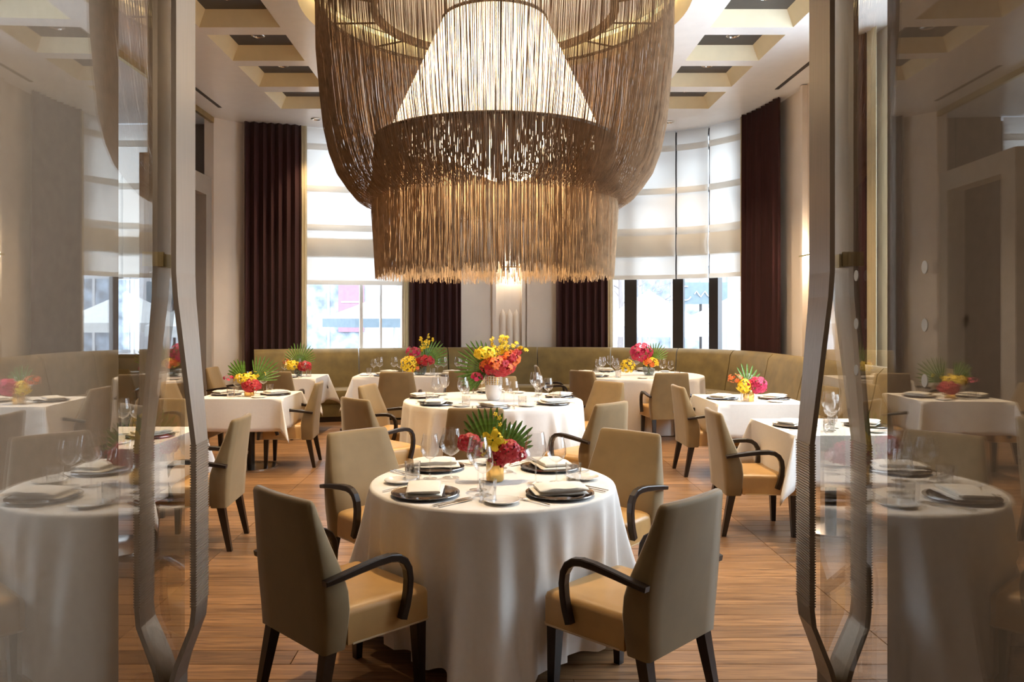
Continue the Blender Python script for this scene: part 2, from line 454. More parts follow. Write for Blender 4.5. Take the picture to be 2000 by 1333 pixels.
def coffer_data(wd):
    i, D = 0.103, 0.147; a, b = wd/2, CD/2
    lo = [(-a, -b, 0), (a, -b, 0), (a, b, 0), (-a, b, 0)]; hi = [(-a+i, -b+i, D), (a-i, -b+i, D), (a-i, b-i, D), (-a+i, b-i, D)]
    m = MB(); m.loft([lo, hi], False); p = MB().face(list(reversed([(x, y, D) for x, y, z in hi])))
    return m.data('coffer', 'coffer_cream'), p.data('coffer_panel', 'coffer_dark')
ringd = MB().lathe([(0.075, -0.006), (0.062, -0.012), (0.05, 0.0), (0.05, 0.03)], 24).data('trim_ring', 'steel', True)
lensd = MB().lathe([(0.05, 0.012), (0.001, 0.012)], 20).data('lens', 'lamp_glow')
cd = {}
SIDE = {0: 'left', 1: 'right'}
ORD = ['nearest', 'second', 'third', 'fourth', 'fifth', 'sixth', 'seventh', 'eighth', 'ninth', 'tenth']
def downlight(x, y, z, label, power, size=1.45, blend=0.85, col=WARM, group='recessed ceiling downlights'):
    t = thing('downlight', label, 'downlight', (x, y, z), 0, group)
    inst('trim_ring', ringd, t); inst('lens', lensd, t)
    if power: lamp('downlight_lamp', 'SPOT', (0, 0, -0.02), power, col, t, spot_size=size, spot_blend=blend, shadow_soft_size=0.05)
    return t
for ci, (x0, x1) in enumerate(CX):
    wd = x1-x0; cdat, pdat = coffer_data(wd)
    for ri, y in enumerate(CY):
        c = inst('coffer', cdat, ceil, ((x0+x1)/2, y-CD/2, HC)); inst('coffer_panel', pdat, c)
        on = y > 5.5
        if on:
            k = len(CY)-1-ri
            downlight((x0+x1)/2, y-CD/2, HC+0.146, f'round recessed downlight in the {SIDE[ci]} coffer row, {("farthest", "second farthest", "third farthest", "fourth farthest", "fifth farthest", "sixth farthest", "seventh farthest")[k]} coffer', P_SPOT*0.62)
for i, (x, y, nm) in enumerate(((-2.65, 12.0-.42, 'left of the chandelier by the left window'), (2.72, 11.75, 'right of the chandelier by the right window'))):
    downlight(x, y, HC-0.001, 'small flush downlight in the flat ceiling ' + nm, P_SPOT*0.35)
downlight(0.0, 4.6, HC-0.001, 'flush downlight in the ceiling above the front round table', P_SPOT*1.1, 1.2)
downlight(0.0, 3.0, HC-0.001, 'flush downlight in the ceiling just inside the entrance', P_SPOT*0.06, 1.2)
# slot diffusers
MB().box((3.74, 9.45, HC-0.002), (0.05, 1.25, 0.006)).build('slot_diffuser', 'coffer_dark', ceil)
MB().box((-3.87, 10.2, HC-0.002), (0.05, 1.5, 0.006)).build('slot_diffuser', 'coffer_dark', ceil)
# yellowish edge trim along the side room opening
struct(MB().box((-4.18, 6.7, HC-0.04), (0.05, 9.6, 0.08)).build('trim_3', 'brass'), 'brass edge strip of the ceiling over the side room')
downlight(-1.4, -1.4, 2.995, 'added unseen fill light in the lobby ceiling, left one', 28, 2.6, 0.9, WARM2)  # added pair of lobby lamps out of view, fill light for the entrance
downlight(1.4, -1.4, 2.995, 'added unseen fill light in the lobby ceiling, right one', 28, 2.6, 0.9, WARM2)

def accent(x, y, z, tgt, label, power):  # added spot out of view, only there to brighten a jamb behind the glass
    t = downlight(x, y, z, label, 0, group='added jamb fill lights')
    d = (Vector(tgt)-Vector((x, y, z))).to_track_quat('-Z', 'Y').to_euler()
    lamp('jamb_fill_lamp', 'SPOT', (0, 0, -0.03), power, WARM2, t, d, spot_size=0.85, spot_blend=0.8, shadow_soft_size=0.06)
accent(0.85, 0.35, 2.995, (-0.9, 1.35, 1.75), 'added unseen lobby spotlight to brighten the left jamb', 230)
accent(-0.85, 0.35, 2.995, (0.955, 1.35, 1.75), 'added unseen lobby spotlight to brighten the right jamb', 90)
# ------------------------------------------------------------------ windows
def window(idx, s0, s1, mull, fm, bottom, shade_cuts, label, hems, band, white_reveal=0.0, path=W):
    wn = bpy.data.objects.new(f'window_{idx}', None); COL.objects.link(wn); struct(wn, label)
    OUT = -0.14
    # frame rails
    mb = MB(); wall_strip(mb, s0, s1, SILL, SILL+0.07, OUT+0.05, OUT-0.05); mb.build('bottom_rail', fm, wn)
    mb = MB(); wall_strip(mb, s0, s1, HC-0.10, HC, OUT+0.05, OUT-0.05); mb.build('top_rail', fm, wn)
    mb = MB(); wall_strip(mb, s0, s1, SILL-0.02, SILL+0.02, 0.05, -0.2); mb.build('window_sill', 'frame_white', wn)
    for d, wd in mull:
        p = path.off(d, OUT); _, t = path.at(d)
        MB().box((p.x, p.y, (SILL+HC)/2), (wd, 0.13, HC-SILL), math.atan2(t.y, t.x)).build('mullion', fm, wn)
    for zt in (hems[1], hems[0]) if fm == 'frame_dark' else ():
        mb = MB(); wall_strip(mb, s0, s1, zt-0.035, zt+0.035, OUT+0.04, OUT-0.04); mb.build('transom', fm, wn)
    ms = [s0] + [d for d, _ in mull] + [s1]
    for a, b in zip(ms, ms[1:]):
        if b-a < 0.1: continue
        n = max(2, int((b-a)/0.15)); row = [path.off(a+(b-a)*k/n, OUT) for k in range(n+1)]
        MB().grid([[(p.x, p.y, z) for p in row] for z in (SILL+0.06, HC-0.08)]).build('pane', 'window_glass', wn)
    return wn
def roman_shade(s0, s1, bottom, hems, band, label, group, o=0.05, path=W):
    m0 = path.off((s0+s1)/2, o)
    t = thing('roman_shade', label, 'blind', (m0.x, m0.y, 0), 0, group)
    n = max(3, int((s1-s0)/0.06))
    def sheet(z0, z1, oo, nz, billow, nm):
        rows = []
        for j in range(nz+1):
            z = z0+(z1-z0)*j/nz; row = []
            for k in range(n+1):
                d = s0+(s1-s0)*k/n
                q = path.off(d, oo + billow*math.sin(PI*j/nz)*(0.7+0.3*math.sin(k*0.9))); row.append((q.x-m0.x, q.y-m0.y, z))
            rows.append(row)
        return MB().grid(rows).build(nm, 'shade_cloth', t, True)
    zs = [bottom] + [band[0]] + sorted(hems) + [HC-0.01]
    for a, b in zip(zs, zs[1:]): sheet(a, b, o, 5, 0.018, 'fabric_panel')
    for h in hems: sheet(h-0.05, h+0.05, o+0.022, 3, 0.012, 'fold_hem')
    sheet(band[0], band[1], o+0.03, 5, 0.03, 'stacked_fold'); sheet(band[0]-0.02, band[1]+0.02, o+0.012, 2, 0.0, 'stacked_fold')
    sheet(bottom, bottom+0.07, o+0.02, 2, 0.006, 'bottom_hem')
    return t
dm = lambda x, y: W.near(x, y)
window(1, s_lw0, s_lw1, [(dm(-2.08, 12.31), 0.05), (dm(-1.78, 12.38), 0.03)], 'frame_white', 2.08, [], 'left window with pale frame above the banquette', [4.27, 3.56, 2.95], (2.53, 2.80))
roman_shade(s_lw0+0.01, s_lw1-0.01, 2.07, [4.24, 3.58, 2.97], (2.52, 2.79), 'cream roman shade half lowered over the left window', 'cream roman shades')
MR = [(dm(2.26, 12.61), 0.20), (dm(2.97, 12.36), 0.17), (dm(3.44, 12.03), 0.16), (dm(3.77, 11.57), 0.09)]
window(2, s_rw0, s_rw1, MR, 'frame_dark', 2.18, [], 'right window with dark mullions in the curved wall', [4.27, 3.59, 2.95], (2.55, 2.88))
cuts = [s_rw0+0.01, MR[1][0], MR[2][0], s_rw1-0.01]
for k in range(3):
    roman_shade(cuts[k]+(0.012 if k else 0), cuts[k+1]-0.012, 2.17, [4.27, 3.59, 2.95], (2.55, 2.88),
                ('cream roman shade over the left bay of the right window', 'cream roman shade over the middle bay of the right window', 'cream roman shade over the right bay of the right window')[k], 'cream roman shades')
window(3, s_sw0, s_sw1, [(s_sw0+1.2*k, 0.1) for k in range(1, 5)], 'frame_dark', 2.2, [], 'tall window in the right wall', [4.27, 3.6, 2.95], (2.6, 2.9))
wn4 = bpy.data.objects.new('window_4', None); COL.objects.link(wn4); struct(wn4, 'window at the back of the side room')
for x in (-5.30, -6.1, -6.88): MB().box((x, 11.98, 2.7), (0.07, 0.1, 3.6)).build('mullion', 'frame_dark', wn4)
MB().box((-6.1, 11.98, 0.95), (1.6, 0.12, 0.06)).build('bottom_rail', 'frame_dark', wn4)
MB().grid([[(-6.9, 12.0, z), (-5.28, 12.0, z)] for z in (0.95, HC)]).build('pane', 'window_glass', wn4)
P4 = Path([(-6.95, 11.9), (-6.1, 11.9), (-5.26, 11.9)])
roman_shade(0.03, P4.L[-1]-0.03, 2.15, [4.24, 3.58, 2.97], (2.52, 2.79), 'cream roman shade over the side room window', 'cream roman shades', 0.02, P4)

# ------------------------------------------------------------------ curtains
def curtain(s0, s1, n, label, lining, z0=0.03, o=0.16, amp=0.05):
    m0 = W.off((s0+s1)/2, o); t = thing('curtain', label, 'curtain', (m0.x, m0.y, z0), 0, 'burgundy velvet curtains')
    rows = []; cols = n*10
    rd = random.Random(int(s0*100)); ph = [rd.uniform(-0.5, 0.5) for _ in range(n+2)]
    for j in range(9):
        z = z0+(HC-0.01-z0)*j/8; row = []
        for k in range(cols+1):
            u = k/cols; a = u*n; i = int(a); fr = a-i
            phase = 2*PI*a + (ph[i]*(1-fr)+ph[i+1]*fr)*(1.2-0.4*j/8)
            q = W.off(s0+(s1-s0)*u + 0.008*math.sin(phase*2), o + amp*math.sin(phase)*(1.0-0.25*j/8)); row.append((q.x-m0.x, q.y-m0.y, z-z0))
        rows.append(row)
    o1 = MB().grid(rows).build('curtain_panel', 'velvet_maroon', t, True)
    md = o1.modifiers.new('thickness', 'SOLIDIFY'); md.thickness = 0.006
    for a, b in lining:
        rows = []
        for j in range(5):
            z = z0+(HC-0.01-z0)*j/4
            rows.append([(W.off(a+(b-a)*k/6, o-0.03+0.012*math.sin(k*2.0)).x-m0.x, W.off(a+(b-a)*k/6, o-0.03+0.012*math.sin(k*2.0)).y-m0.y, z-z0) for k in range(7)])
        l = MB().grid(rows).build('curtain_lining', 'lining', t, True); l['label'] = 'pale gold curtain lining'
        md = l.modifiers.new('thickness', 'SOLIDIFY'); md.thickness = 0.006
s = W.near(-2.99, 12.08); curtain(0.02, s, 7, 'burgundy velvet curtain at the far left beside the pilaster', [(s, s+0.09)])
s0 = W.near(-1.37, 12.48); s1 = W.near(-0.52, 12.7); curtain(s0, s1, 7, 'burgundy velvet curtain between left window and white pier', [(s0-0.09, s0)])
s0 = W.near(1.09, 12.82); s1 = W.near(1.92, 12.7); curtain(s0, s1, 7, 'burgundy velvet curtain between white pier and right window', [(s1, s1+0.08)])
s0 = W.near(3.85, 11.43); s1 = W.near(4.04, 10.42); curtain(s0, s1, 8, 'burgundy velvet curtain to the right of the curved window', [(s0-0.07, s0)])
s0 = W.near(4.06, 8.45); s1 = W.near(4.06, 8.06); curtain(s0, s1, 4, 'burgundy velvet curtain on the right wall behind the glass door', [(s1, s1+0.18)])

# ------------------------------------------------------------------ pier trim and sconces
def sconce(s, z, label, flutes):
    p = W.off(s, 0.0); _, t = W.at(s); a = math.atan2(t.y, t.x)
    # fluted niche on the wall
    tr = bpy.data.objects.new('trim_fluted', None); COL.objects.link(tr); struct(tr, 'fluted plaster strip behind the wall lamp'); tr.location = (p.x, p.y, 0); tr.rotation_euler = (0, 0, a)
    for x, wd in ((-0.26, 0.06), (0.23, 0.06), (0.31, 0.05)): MB().box((x, -0.035, HC/2), (wd, 0.07, HC-0.02)).build('pilaster_strip', 'wall_cream', tr)
    for k in range(3):
        x = -0.115+0.115*k
        m = MB()
        rings = []
        for zz, r in ((0.0, 0.048), (1.58, 0.048), (1.64, 0.03), (1.69, 0.004)):
            rings.append([(x+r*math.cos(q*2*PI/12), -0.012+r*math.sin(q*2*PI/12), zz) for q in range(12)])
        m.loft(rings); m.build('flute', 'wall_cream', tr, True)
    th = thing('wall_sconce', label, 'wall lamp', (p.x, p.y, z), a, 'linear wall sconces')
    MB().box((0, -0.075, 0), (0.34, 0.13, 0.022)).build('bar', 'brass', th)
    MB().box((0, -0.08, 0.022), (0.28, 0.05, 0.018)).build('upper_lens', 'lamp_glow', th)
    MB().box((0, -0.08, -0.022), (0.28, 0.05, 0.018)).build('lower_lens', 'lamp_glow', th)
    for dz in (0.09, -0.09): lamp('sconce_lamp', 'POINT', (0, -0.085, dz), P_SCONCE, WARM2, th, shadow_soft_size=0.05)
sconce(W.near(0.30, 12.82), 2.39, 'lit brass wall sconce on the white pier below the chandelier', True)
sconce(W.near(4.06, 9.6), 2.33, 'lit brass wall sconce on the right wall beside the door handle', True)

# ------------------------------------------------------------------ banquette
B = Path([(-3.58, 11.55), (-2.5, 11.93), (-1.4, 12.2), (-.4, 12.42), (.3, 12.5), (1.0, 12.5), (2.0, 12.34), (2.91, 12.02),
          (3.4, 11.6), (3.69, 11.05), (3.77, 10.3), (3.78, 9.2), (3.78, 7), (3.78, 4.4)])
def banq_section(parent, s0, s1, prof, name, m, bev=0.0):
    n = max(2, int((s1-s0)/0.13)); rings = []
    for k in range(n+1):
        d = s0+(s1-s0)*k/n; e = 0.0
        ring = [B.off(d, o) for o, z in prof]
        rings.append([(q.x, q.y, z) for q, (o, z) in zip(ring, prof)])
    mb = MB(); mb.loft(rings)
    return mb.build(name, m, parent, True)
bt = thing('banquette', 'long olive velvet banquette curving along the window wall', 'banquette', (0, 0, 0))
BS = [0.0, B.near(-2.1, 12.03), B.near(-.7, 12.36), B.near(.75, 12.5), B.near(1.9, 12.36), B.near(2.91, 12.02), B.near(3.56, 11.35), B.near(3.77, 10.3), B.near(3.78, 9.1), B.near(3.78, 7.4), B.near(3.78, 5.8), B.L[-1]]
back_prof = [(0.0, 0.30), (-0.06, 0.60), (-0.10, 1.03), (-0.06, 1.07), (0.0, 1.06), (0.06, 1.00), (0.10, 0.80), (0.16, 0.55), (0.18, 0.40), (0.18, 0.30)]
seat_prof = [(0.10, 0.27), (0.10, 0.44), (0.20, 0.485), (0.52, 0.485), (0.585, 0.465), (0.605, 0.42), (0.60, 0.30), (0.58, 0.27)]
for a, b in zip(BS, BS[1:]):
    banq_section(bt, a+0.008, b-0.008, back_prof, 'back_cushion', 'velvet_olive')
    banq_section(bt, a+0.008, b-0.008, seat_prof, 'seat_cushion', 'velvet_olive')
banq_section(bt, 0.0, B.L[-1], [(0.0, 0.08), (0.0, 0.28), (0.565, 0.28), (0.565, 0.08)], 'base', 'velvet_olive')
banq_section(bt, 0.02, B.L[-1]-0.02, [(0.03, 0.0), (0.03, 0.08), (0.52, 0.08), (0.52, 0.0)], 'plinth', 'dark_brown')

# ------------------------------------------------------------------ chairs
def chair_data():
    D = {}
    hs = [(.29, .233, -.250, -.145), (.36, .240, -.251, -.138), (.44, .248, -.255, -.134), (.51, .250, -.260, -.142), (.58, .248, -.266, -.164),
          (.66, .238, -.276, -.196), (.74, .226, -.287, -.226), (.81, .216, -.297, -.250), (.85, .211, -.302, -.262), (.864, .206, -.300, -.270), (.869, .196, -.294, -.276)]
    rings = []
    for h, w_, yr, yf in hs:
        ring = []; n = 6; c = min(0.012, (yf-yr)*0.4)
        bow = lambda x: -0.020*(1-(x/w_)**2)*(h-.29)/.58
        for k in range(n+1):
            x = -w_+c+(2*w_-2*c)*k/n; ring.append((x, yr+bow(x), h))
        ring.append((w_, yr+c, h)); ring.append((w_, yf-c, h))
        for k in range(n+1):
            x = w_-c-(2*w_-2*c)*k/n; ring.append((x, yf+bow(x)*0.6, h))
        ring.append((-w_, yf-c, h)); ring.append((-w_, yr+c, h))
        rings.append(ring)
    D['backrest'] = MB().loft(rings).data('backrest', 'chair_velvet', True)
    m = MB(); rings = []
    for z, g in ((.30, 0.0), (.41, 0.0), (.428, .006), (.438, .022), (.443, .06)):
        pts = []
        for x, y in ((-.232+g, -.14), (.232-g, -.14), (.246-g, .10), (.250-g, .235-g), (.238-g, .25-g), (0, .256-g), (-.238+g, .25-g), (-.250+g, .235-g), (-.246+g, .10)):
            pts.append((x, y, z))
        rings.append(pts)
    D['seat'] = m.loft(rings).data('seat', 'leather', True)
    pp = [(-.236, -.12, .302), (-.252, .236, .302), (-.238, .253, .302), (0, .259, .302), (.238, .253, .302), (.252, .236, .302), (.236, -.12, .302)]
    D['piping'] = MB().tube(pp, 0.004, 5).data('piping', 'piping', True)
    D['arm'] = []
    for sx in (-1, 1):
        path = [(-.262, .570), (-.20, .582), (-.12, .593), (-.03, .603), (.03, .605), (.07, .598), (.100, .578), (.119, .545), (.125, .50), (.121, .45), (.110, .40), (.092, .348)]
        rings = []
        for i, (y, z) in enumerate(path):
            a = path[max(i-1, 0)]; b = path[min(i+1, len(path)-1)]
            t = Vector((b[0]-a[0], b[1]-a[1])).normalized(); nn = Vector((-t.y, t.x)); th = 0.0155 if i > 2 else 0.011+0.0015*i
            wx = 0.018; x0 = sx*0.268 if i > 0 else sx*0.258
            rings.append([(x0-wx, y+nn.x*th, z+nn.y*th), (x0+wx, y+nn.x*th, z+nn.y*th), (x0+wx, y-nn.x*th, z-nn.y*th), (x0-wx, y-nn.x*th, z-nn.y*th)])
        me = MB().loft(rings).data('arm', 'dark_wood'); bm = bmesh.new(); bm.from_mesh(me); bmesh.ops.recalc_face_normals(bm, faces=bm.faces)
        bmesh.ops.bevel(bm, geom=[e for e in bm.edges if abs(e.verts[0].co.x-e.verts[1].co.x) < 0.012], offset=0.004, segments=1, affect='EDGES'); bm.to_mesh(me); bm.free()
        D['arm'].append(me)
    D['leg'] = []
    for (x0, y0, x1, y1) in ((-.215, .215, -.222, .222), (.215, .215, .222, .222), (-.200, -.205, -.212, -.268), (.200, -.205, .212, -.268)):
        a, b = 0.025, 0.0155
        D['leg'].append(MB().loft([[(x1-b, y1-b, 0), (x1+b, y1-b, 0), (x1+b, y1+b, 0), (x1-b, y1+b, 0)], [(x0-a, y0-a, .31), (x0+a, y0-a, .31), (x0+a, y0+a, .31), (x0-a, y0+a, .31)]]).data('leg', 'dark_wood'))
    return D
CD_ = chair_data()
def chair(x, y, face, label, group='upholstered dining armchairs'):
    # face: world angle (deg) the sitter looks to; 90 = away from the camera
    t = thing('dining_armchair', label, 'chair', (x, y, 0), math.radians(face-90), group)
    inst('backrest', CD_['backrest'], t); s_ = inst('seat', CD_['seat'], t); inst('piping', CD_['piping'], s_)
    for a in CD_['arm']: inst('armrest', a, t)
    for l in CD_['leg']: inst('leg', l, t)
    return t
def chair_to(bx, by, face, label):      # bx,by = measured top-back centre
    f = math.radians(face); cx, cy_ = bx+0.295*math.cos(f), by+0.295*math.sin(f); chair(cx, cy_, face, label)
    for k, T, R in ((1, T1, .595), (2, T2, .87), (6, T6, .90)):
        d = Vector((cx-T[0], cy_-T[1]))
        if d.length < R+.32: CHR[k].append((math.atan2(d.y, d.x), d.length-.26))
CHR = {1: [], 2: [], 6: []}
T1 = (0.005, 3.78); T2 = (0.015, 7.55); T3 = (-2.50, 7.98); T4 = (-2.74, 10.50); T5 = (-1.02, 10.78); T6 = (2.07, 10.85)
T7 = (2.53, 7.57); T8 = (2.50, 5.66); T9 = (-2.56, 5.17); T10 = (-5.0, 11.0)
chair_to(-.82, 2.98, 45, 'armchair at the front round table, near left, seen from behind')
chair_to(.77, 2.92, 134, 'armchair at the front round table, near right, grey back to the viewer')
chair_to(-.82, 4.67, -47, 'armchair at the front round table, far left, facing the viewer')
chair_to(.84, 4.63, 227, 'armchair at the front round table, far right, facing the viewer')
chair_to(-1.72, 5.31, 183, 'armchair with its back to the aisle at the left table behind the glass door')
chair_to(-2.77, 6.46, -90, 'armchair on the far side of the left table behind the glass door')
chair_to(-1.82, 8.15, 184, 'armchair on the aisle side of the left middle square table')
chair_to(-3.48, 8.2, 0, 'armchair left of the left middle square table, partly behind the handle')
chair_to(-3.85, 10.55, 0, 'armchair at the left side of the back left corner table, beside the pilaster')
chair_to(-2.74, 9.69, 90, 'armchair in front of the back left corner table')
chair_to(-1.16, 6.48, 43, 'armchair at the middle round table, near left, seen from behind')
chair_to(-1.27, 7.81, -14, 'golden lit armchair at the middle round table, far left')
chair_to(-.12, 5.77, 88, 'armchair at the near side of the middle round table behind the front flowers')
chair_to(.97, 6.15, 134, 'armchair at the middle round table, near right, seen from behind')
chair_to(1.26, 8.19, 218, 'golden lit armchair at the middle round table, far right')
chair_to(.08, 8.95, -90, 'golden lit armchair at the far side of the middle round table behind the vase')
chair_to(-1.19, 9.62, 90, 'armchair in front of the long banquette table, left one')
chair_to(-.34, 9.85, 90, 'armchair in front of the long banquette table, right one half hidden by leaves')
chair_to(.63, 10.9, 0, 'armchair facing right at the left side of the round table by the right window')
chair_to(1.15, 9.85, 40, 'armchair at the near left of the round table by the right window')
chair_to(2.22, 9.45, 95, 'armchair in front of the round table by the right window, back to the viewer')
chair_to(1.855, 7.68, 2, 'armchair at the aisle side of the right middle square table')
chair_to(1.625, 5.66, -2, 'armchair at the aisle side of the right table beside the glass door')
chair_to(-5.0, 10.15, 90, 'armchair in front of the table in the left side room')

# ------------------------------------------------------------------ tables and cloths
def table(c, shape, size, label):
    t = thing('dining_table', label, 'table', (c[0], c[1], 0), 0, 'pedestal dining tables')
    if shape == 'round': MB().lathe([(0.001, .715), (size-.01, .715), (size-.008, .742), (0.001, .742)], 40).build('tabletop', 'dark_wood', t)
    else: MB().box((0, 0, .7285), (size[0]-.02, size[1]-.02, .027)).build('tabletop', 'dark_wood', t)
    MB().lathe([(.04, .03), (.04, .715)], 20).build('column', 'dark_wood', t, True)
    MB().lathe([(.001, .0), (.27, .0), (.27, .012), (.06, .03), (.001, .03)], 40).build('base', 'steel', t, True)
def round_cloth(c, R, label, seed, nf, corner, amp=0.05, drop=0.68, flare=0.10, chairs=(), rdg=None):
    rd = random.Random(seed); ridges = []
    a = 0
    for k in range(nf): ridges.append((2*PI*(k+rd.uniform(-.28, .28))/nf, rd.uniform(.5, 1.25), rd.uniform(0.07, 0.13)*11/nf))
    if rdg: ridges = [(math.radians(q), rd.uniform(.75, 1.25), rd.uniform(.065, .115)) for q in rdg]
    corners = [corner+k*PI/2 for k in range(4)]
    n = 300; rows = []
    def adiff(a, b): return abs((a-b+PI) % (2*PI)-PI)
    for r in (0.001, R*.35, R*.7, R*.93): rows.append([(r*math.cos(2*PI*k/n), r*math.sin(2*PI*k/n), .7455) for k in range(n+1)])
    prof = [(0.0, 0.985, 0.0), (0.0, 1.0, .004), (0.0, 1.008, .014)]
    for t, m, dz in prof: rows.append([((R*m)*math.cos(2*PI*k/n), (R*m)*math.sin(2*PI*k/n), .7455-dz) for k in range(n+1)])
    nz = 16
    for j in range(1, nz+1):
        t = j/nz; row = []
        for k in range(n+1):
            th = 2*PI*k/n
            cw = max(math.exp(-(adiff(th, q)/0.24)**2) for q in corners)
            L = drop + 0.075*cw + 0.010*math.sin(th*5+seed)
            fold = sum(g*math.exp(-(adiff(th, q)/wd)**2) for q, g, wd in ridges)
            e = t**0.6
            rad = R*1.008 + amp*1.45*(fold-0.62)*e*(0.35+0.65*t) + amp*.25*fold*t**.4 + flare*cw*t**1.5
            z = .7455-.014-L*t + 0.02*cw*t*t
            for ca_, fc in chairs:
                da = adiff(th, ca_)
                if da < .9:
                    side_ = R*math.sin(da); k1 = max(0, min(1, (.285-side_)/.04)); k2 = max(0, min(1, (.52-z)/.08))
                    lim = fc/math.cos(da)-.008
                    if rad > lim: rad += (lim-rad)*k1*k2
            row.append((rad*math.cos(th), rad*math.sin(th), max(z, 0.006)))
        rows.append(row)
    o = MB().grid(rows).build('tablecloth', 'linen', None, True, (c[0], c[1], 0)); tag(o, label, 'tablecloth', 'white tablecloths')
    return o
def square_cloth(c, sx, sy, d, label, seed):
    rd = random.Random(seed); ax, ay = sx/2, sy/2
    def axis(a):
        i = [-(a+d)+d*k/8 for k in range(8)] + [-a-.004] + [-a+.001+(2*a-.002)*k/8 for k in range(9)] + [a+.004] + [a+d*k/8 for k in range(1, 9)]
        return i
    us, vs = axis(ax), axis(ay); mb_ = MB(); ph = rd.uniform(0, 6)
    def drop_x(su, du, v): return (su*(ax+.008+0.018*du/d*math.sin(v*9+ph)), v, .7455-du)
    def drop_y(sv, dv, u): return (u, sv*(ay+.008+0.018*dv/d*math.sin(u*9+ph)), .7455-dv)
    iu = [u for u in us if abs(u) <= ax]; iv_ = [v for v in vs if abs(v) <= ay]
    iu = [-ax]+iu+[ax]; iv_ = [-ay]+iv_+[ay]
    mb_.grid([[(u, v, .7455) for u in iu] for v in iv_])
    ds = [d*k/8 for k in range(9)]
    for sg_ in (-1, 1):
        mb_.grid([[(sg_*ax, v, .7455) for v in iv_]]+[[drop_x(sg_, q, v) for v in iv_] for q in ds[0:1]+ds[1:]])
        mb_.grid([[(u, sg_*ay, .7455) for u in iu]]+[[drop_y(sg_, q, u) for u in iu] for q in ds[0:1]+ds[1:]])
    for su in (-1, 1):
        for sv in (-1, 1):
            kk = rd.uniform(.32, .46); sk = rd.uniform(-.25, .25); rows = []
            for j in range(9):
                row = []
                for i in range(17):
                    f = PI/2*i/16; rm = d/max(math.cos(f), math.sin(f)); r = rm*j/8
                    k = math.sin(2*f)**1.5*kk + .10*math.sin(4*f)*sk
                    wob = 1-.0*f
                    bx_, by_ = drop_x(su, d*j/8, sv*ay), drop_y(sv, d*j/8, su*ax)
                    dx = r*k*math.cos(f*.7+.235); dy = r*k*math.sin(f*.7+.235); off = math.hypot(dx, dy)
                    b0 = .008
                    x = su*(ax+b0+dx) if True else 0; y = sv*(ay+b0+dy)
                    if i == 0: x, y = bx_[0], sv*ay
                    if i == 16: x, y = su*ax, by_[1]
                    row.append((x, y, .7455-math.sqrt(max(r*r-off*off, 0))))
                rows.append(row)
            mb_.grid(rows)
    o = mb_.build('tablecloth', 'linen', None, False, (c[0], c[1], 0)); tag(o, label, 'tablecloth', 'white tablecloths')
    bm = bmesh.new(); bm.from_mesh(o.data); bmesh.ops.remove_doubles(bm, verts=bm.verts, dist=.0012); bmesh.ops.recalc_face_normals(bm, faces=bm.faces); bm.to_mesh(o.data); bm.free()
    for p_ in o.data.polygons: p_.use_smooth = True
    o.data.set_sharp_from_angle(angle=math.radians(75))
    md = o.modifiers.new('thickness', 'SOLIDIFY'); md.thickness = 0.003; md.offset = 1
    return o
TN = {1: 'front round table', 2: 'middle round table', 3: 'left middle square table', 4: 'back left corner table', 5: 'long banquette table',
      6: 'round window table', 7: 'right middle square table', 8: 'right table by glass door', 9: 'left table behind glass door', 10: 'side room table'}
table(T1, 'round', .59, 'round pedestal table hidden under the floor length cloth in front')
round_cloth(T1, .595, 'floor length white cloth on the front round table', 5, 11, -PI/2-.02, 0.075, .655, .20, CHR[1], [-121, -103, -88, -73, -61, -36, -22, -8, 9, 26, 45, 65, 90, 115, 140, 165, 184, 202, 218])
table(T2, 'round', .86, 'large round pedestal table under the chandelier')
round_cloth(T2, .87, 'floor length white cloth on the large middle round table', 11, 19, .6, 0.085, .67, .1, CHR[2])
table(T6, 'round', .89, 'round pedestal table by the right window')
round_cloth(T6, .90, 'floor length white cloth on the round table by the right window', 21, 19, .3, 0.085, .67, .1, CHR[6])
SQ = {3: (T3, .84, .82, .32), 4: (T4, .82, .82, .36), 5: (T5, 1.70, .78, .36), 7: (T7, .84, .92, .31), 8: (T8, .86, .86, .35), 9: (T9, .86, .94, .36), 10: (T10, .9, .8, .35)}
for k, (c, sx, sy, d) in SQ.items():
    table(c, 'square', (sx-.01, sy-.01), 'pedestal table under the white cloth of the ' + TN[k])
    square_cloth(c, sx, sy, d, 'white cloth with hanging corners on the ' + TN[k], k)

# ------------------------------------------------------------------ table settings
TZ = .748
def lathe_data(prof, name, m, n=28, smooth=True): return MB().lathe(prof, n).data(name, m, smooth)
charger_c = lathe_data([(.001, .006), (.10, .006), (.112, .009), (.146, .013)], 'well', 'charger_dark', 40)
charger_r = lathe_data([(.146, .013), (.155, .015), (.156, .012), (.11, .0), (.001, .0)], 'rim', 'charger_rim', 40)
bread_d = lathe_data([(.001, .005), (.045, .005), (.06, .010), (.078, .015), (.079, .0125), (.05, .0), (.001, .0)], 'bread_plate', 'porcelain', 36)
bowl_d = lathe_data([(.004, .098), (.018, .104), (.036, .118), (.0465, .140), (.046, .165), (.040, .195), (.035, .222), (.0343, .222)], 'bowl', 'clear_glass', 24)
stem_d = lathe_data([(.0045, .005), (.0035, .02), (.0032, .08), (.005, .098)], 'stem', 'clear_glass', 10)
foot_d = lathe_data([(.036, .0), (.037, .0015), (.02, .004), (.0045, .007)], 'foot', 'clear_glass', 24)
tumb_d = lathe_data([(.001, .006), (.034, .006), (.038, .09), (.0395, .09), (.036, .0), (.001, .0)], 'tumbler', 'clear_glass', 24)
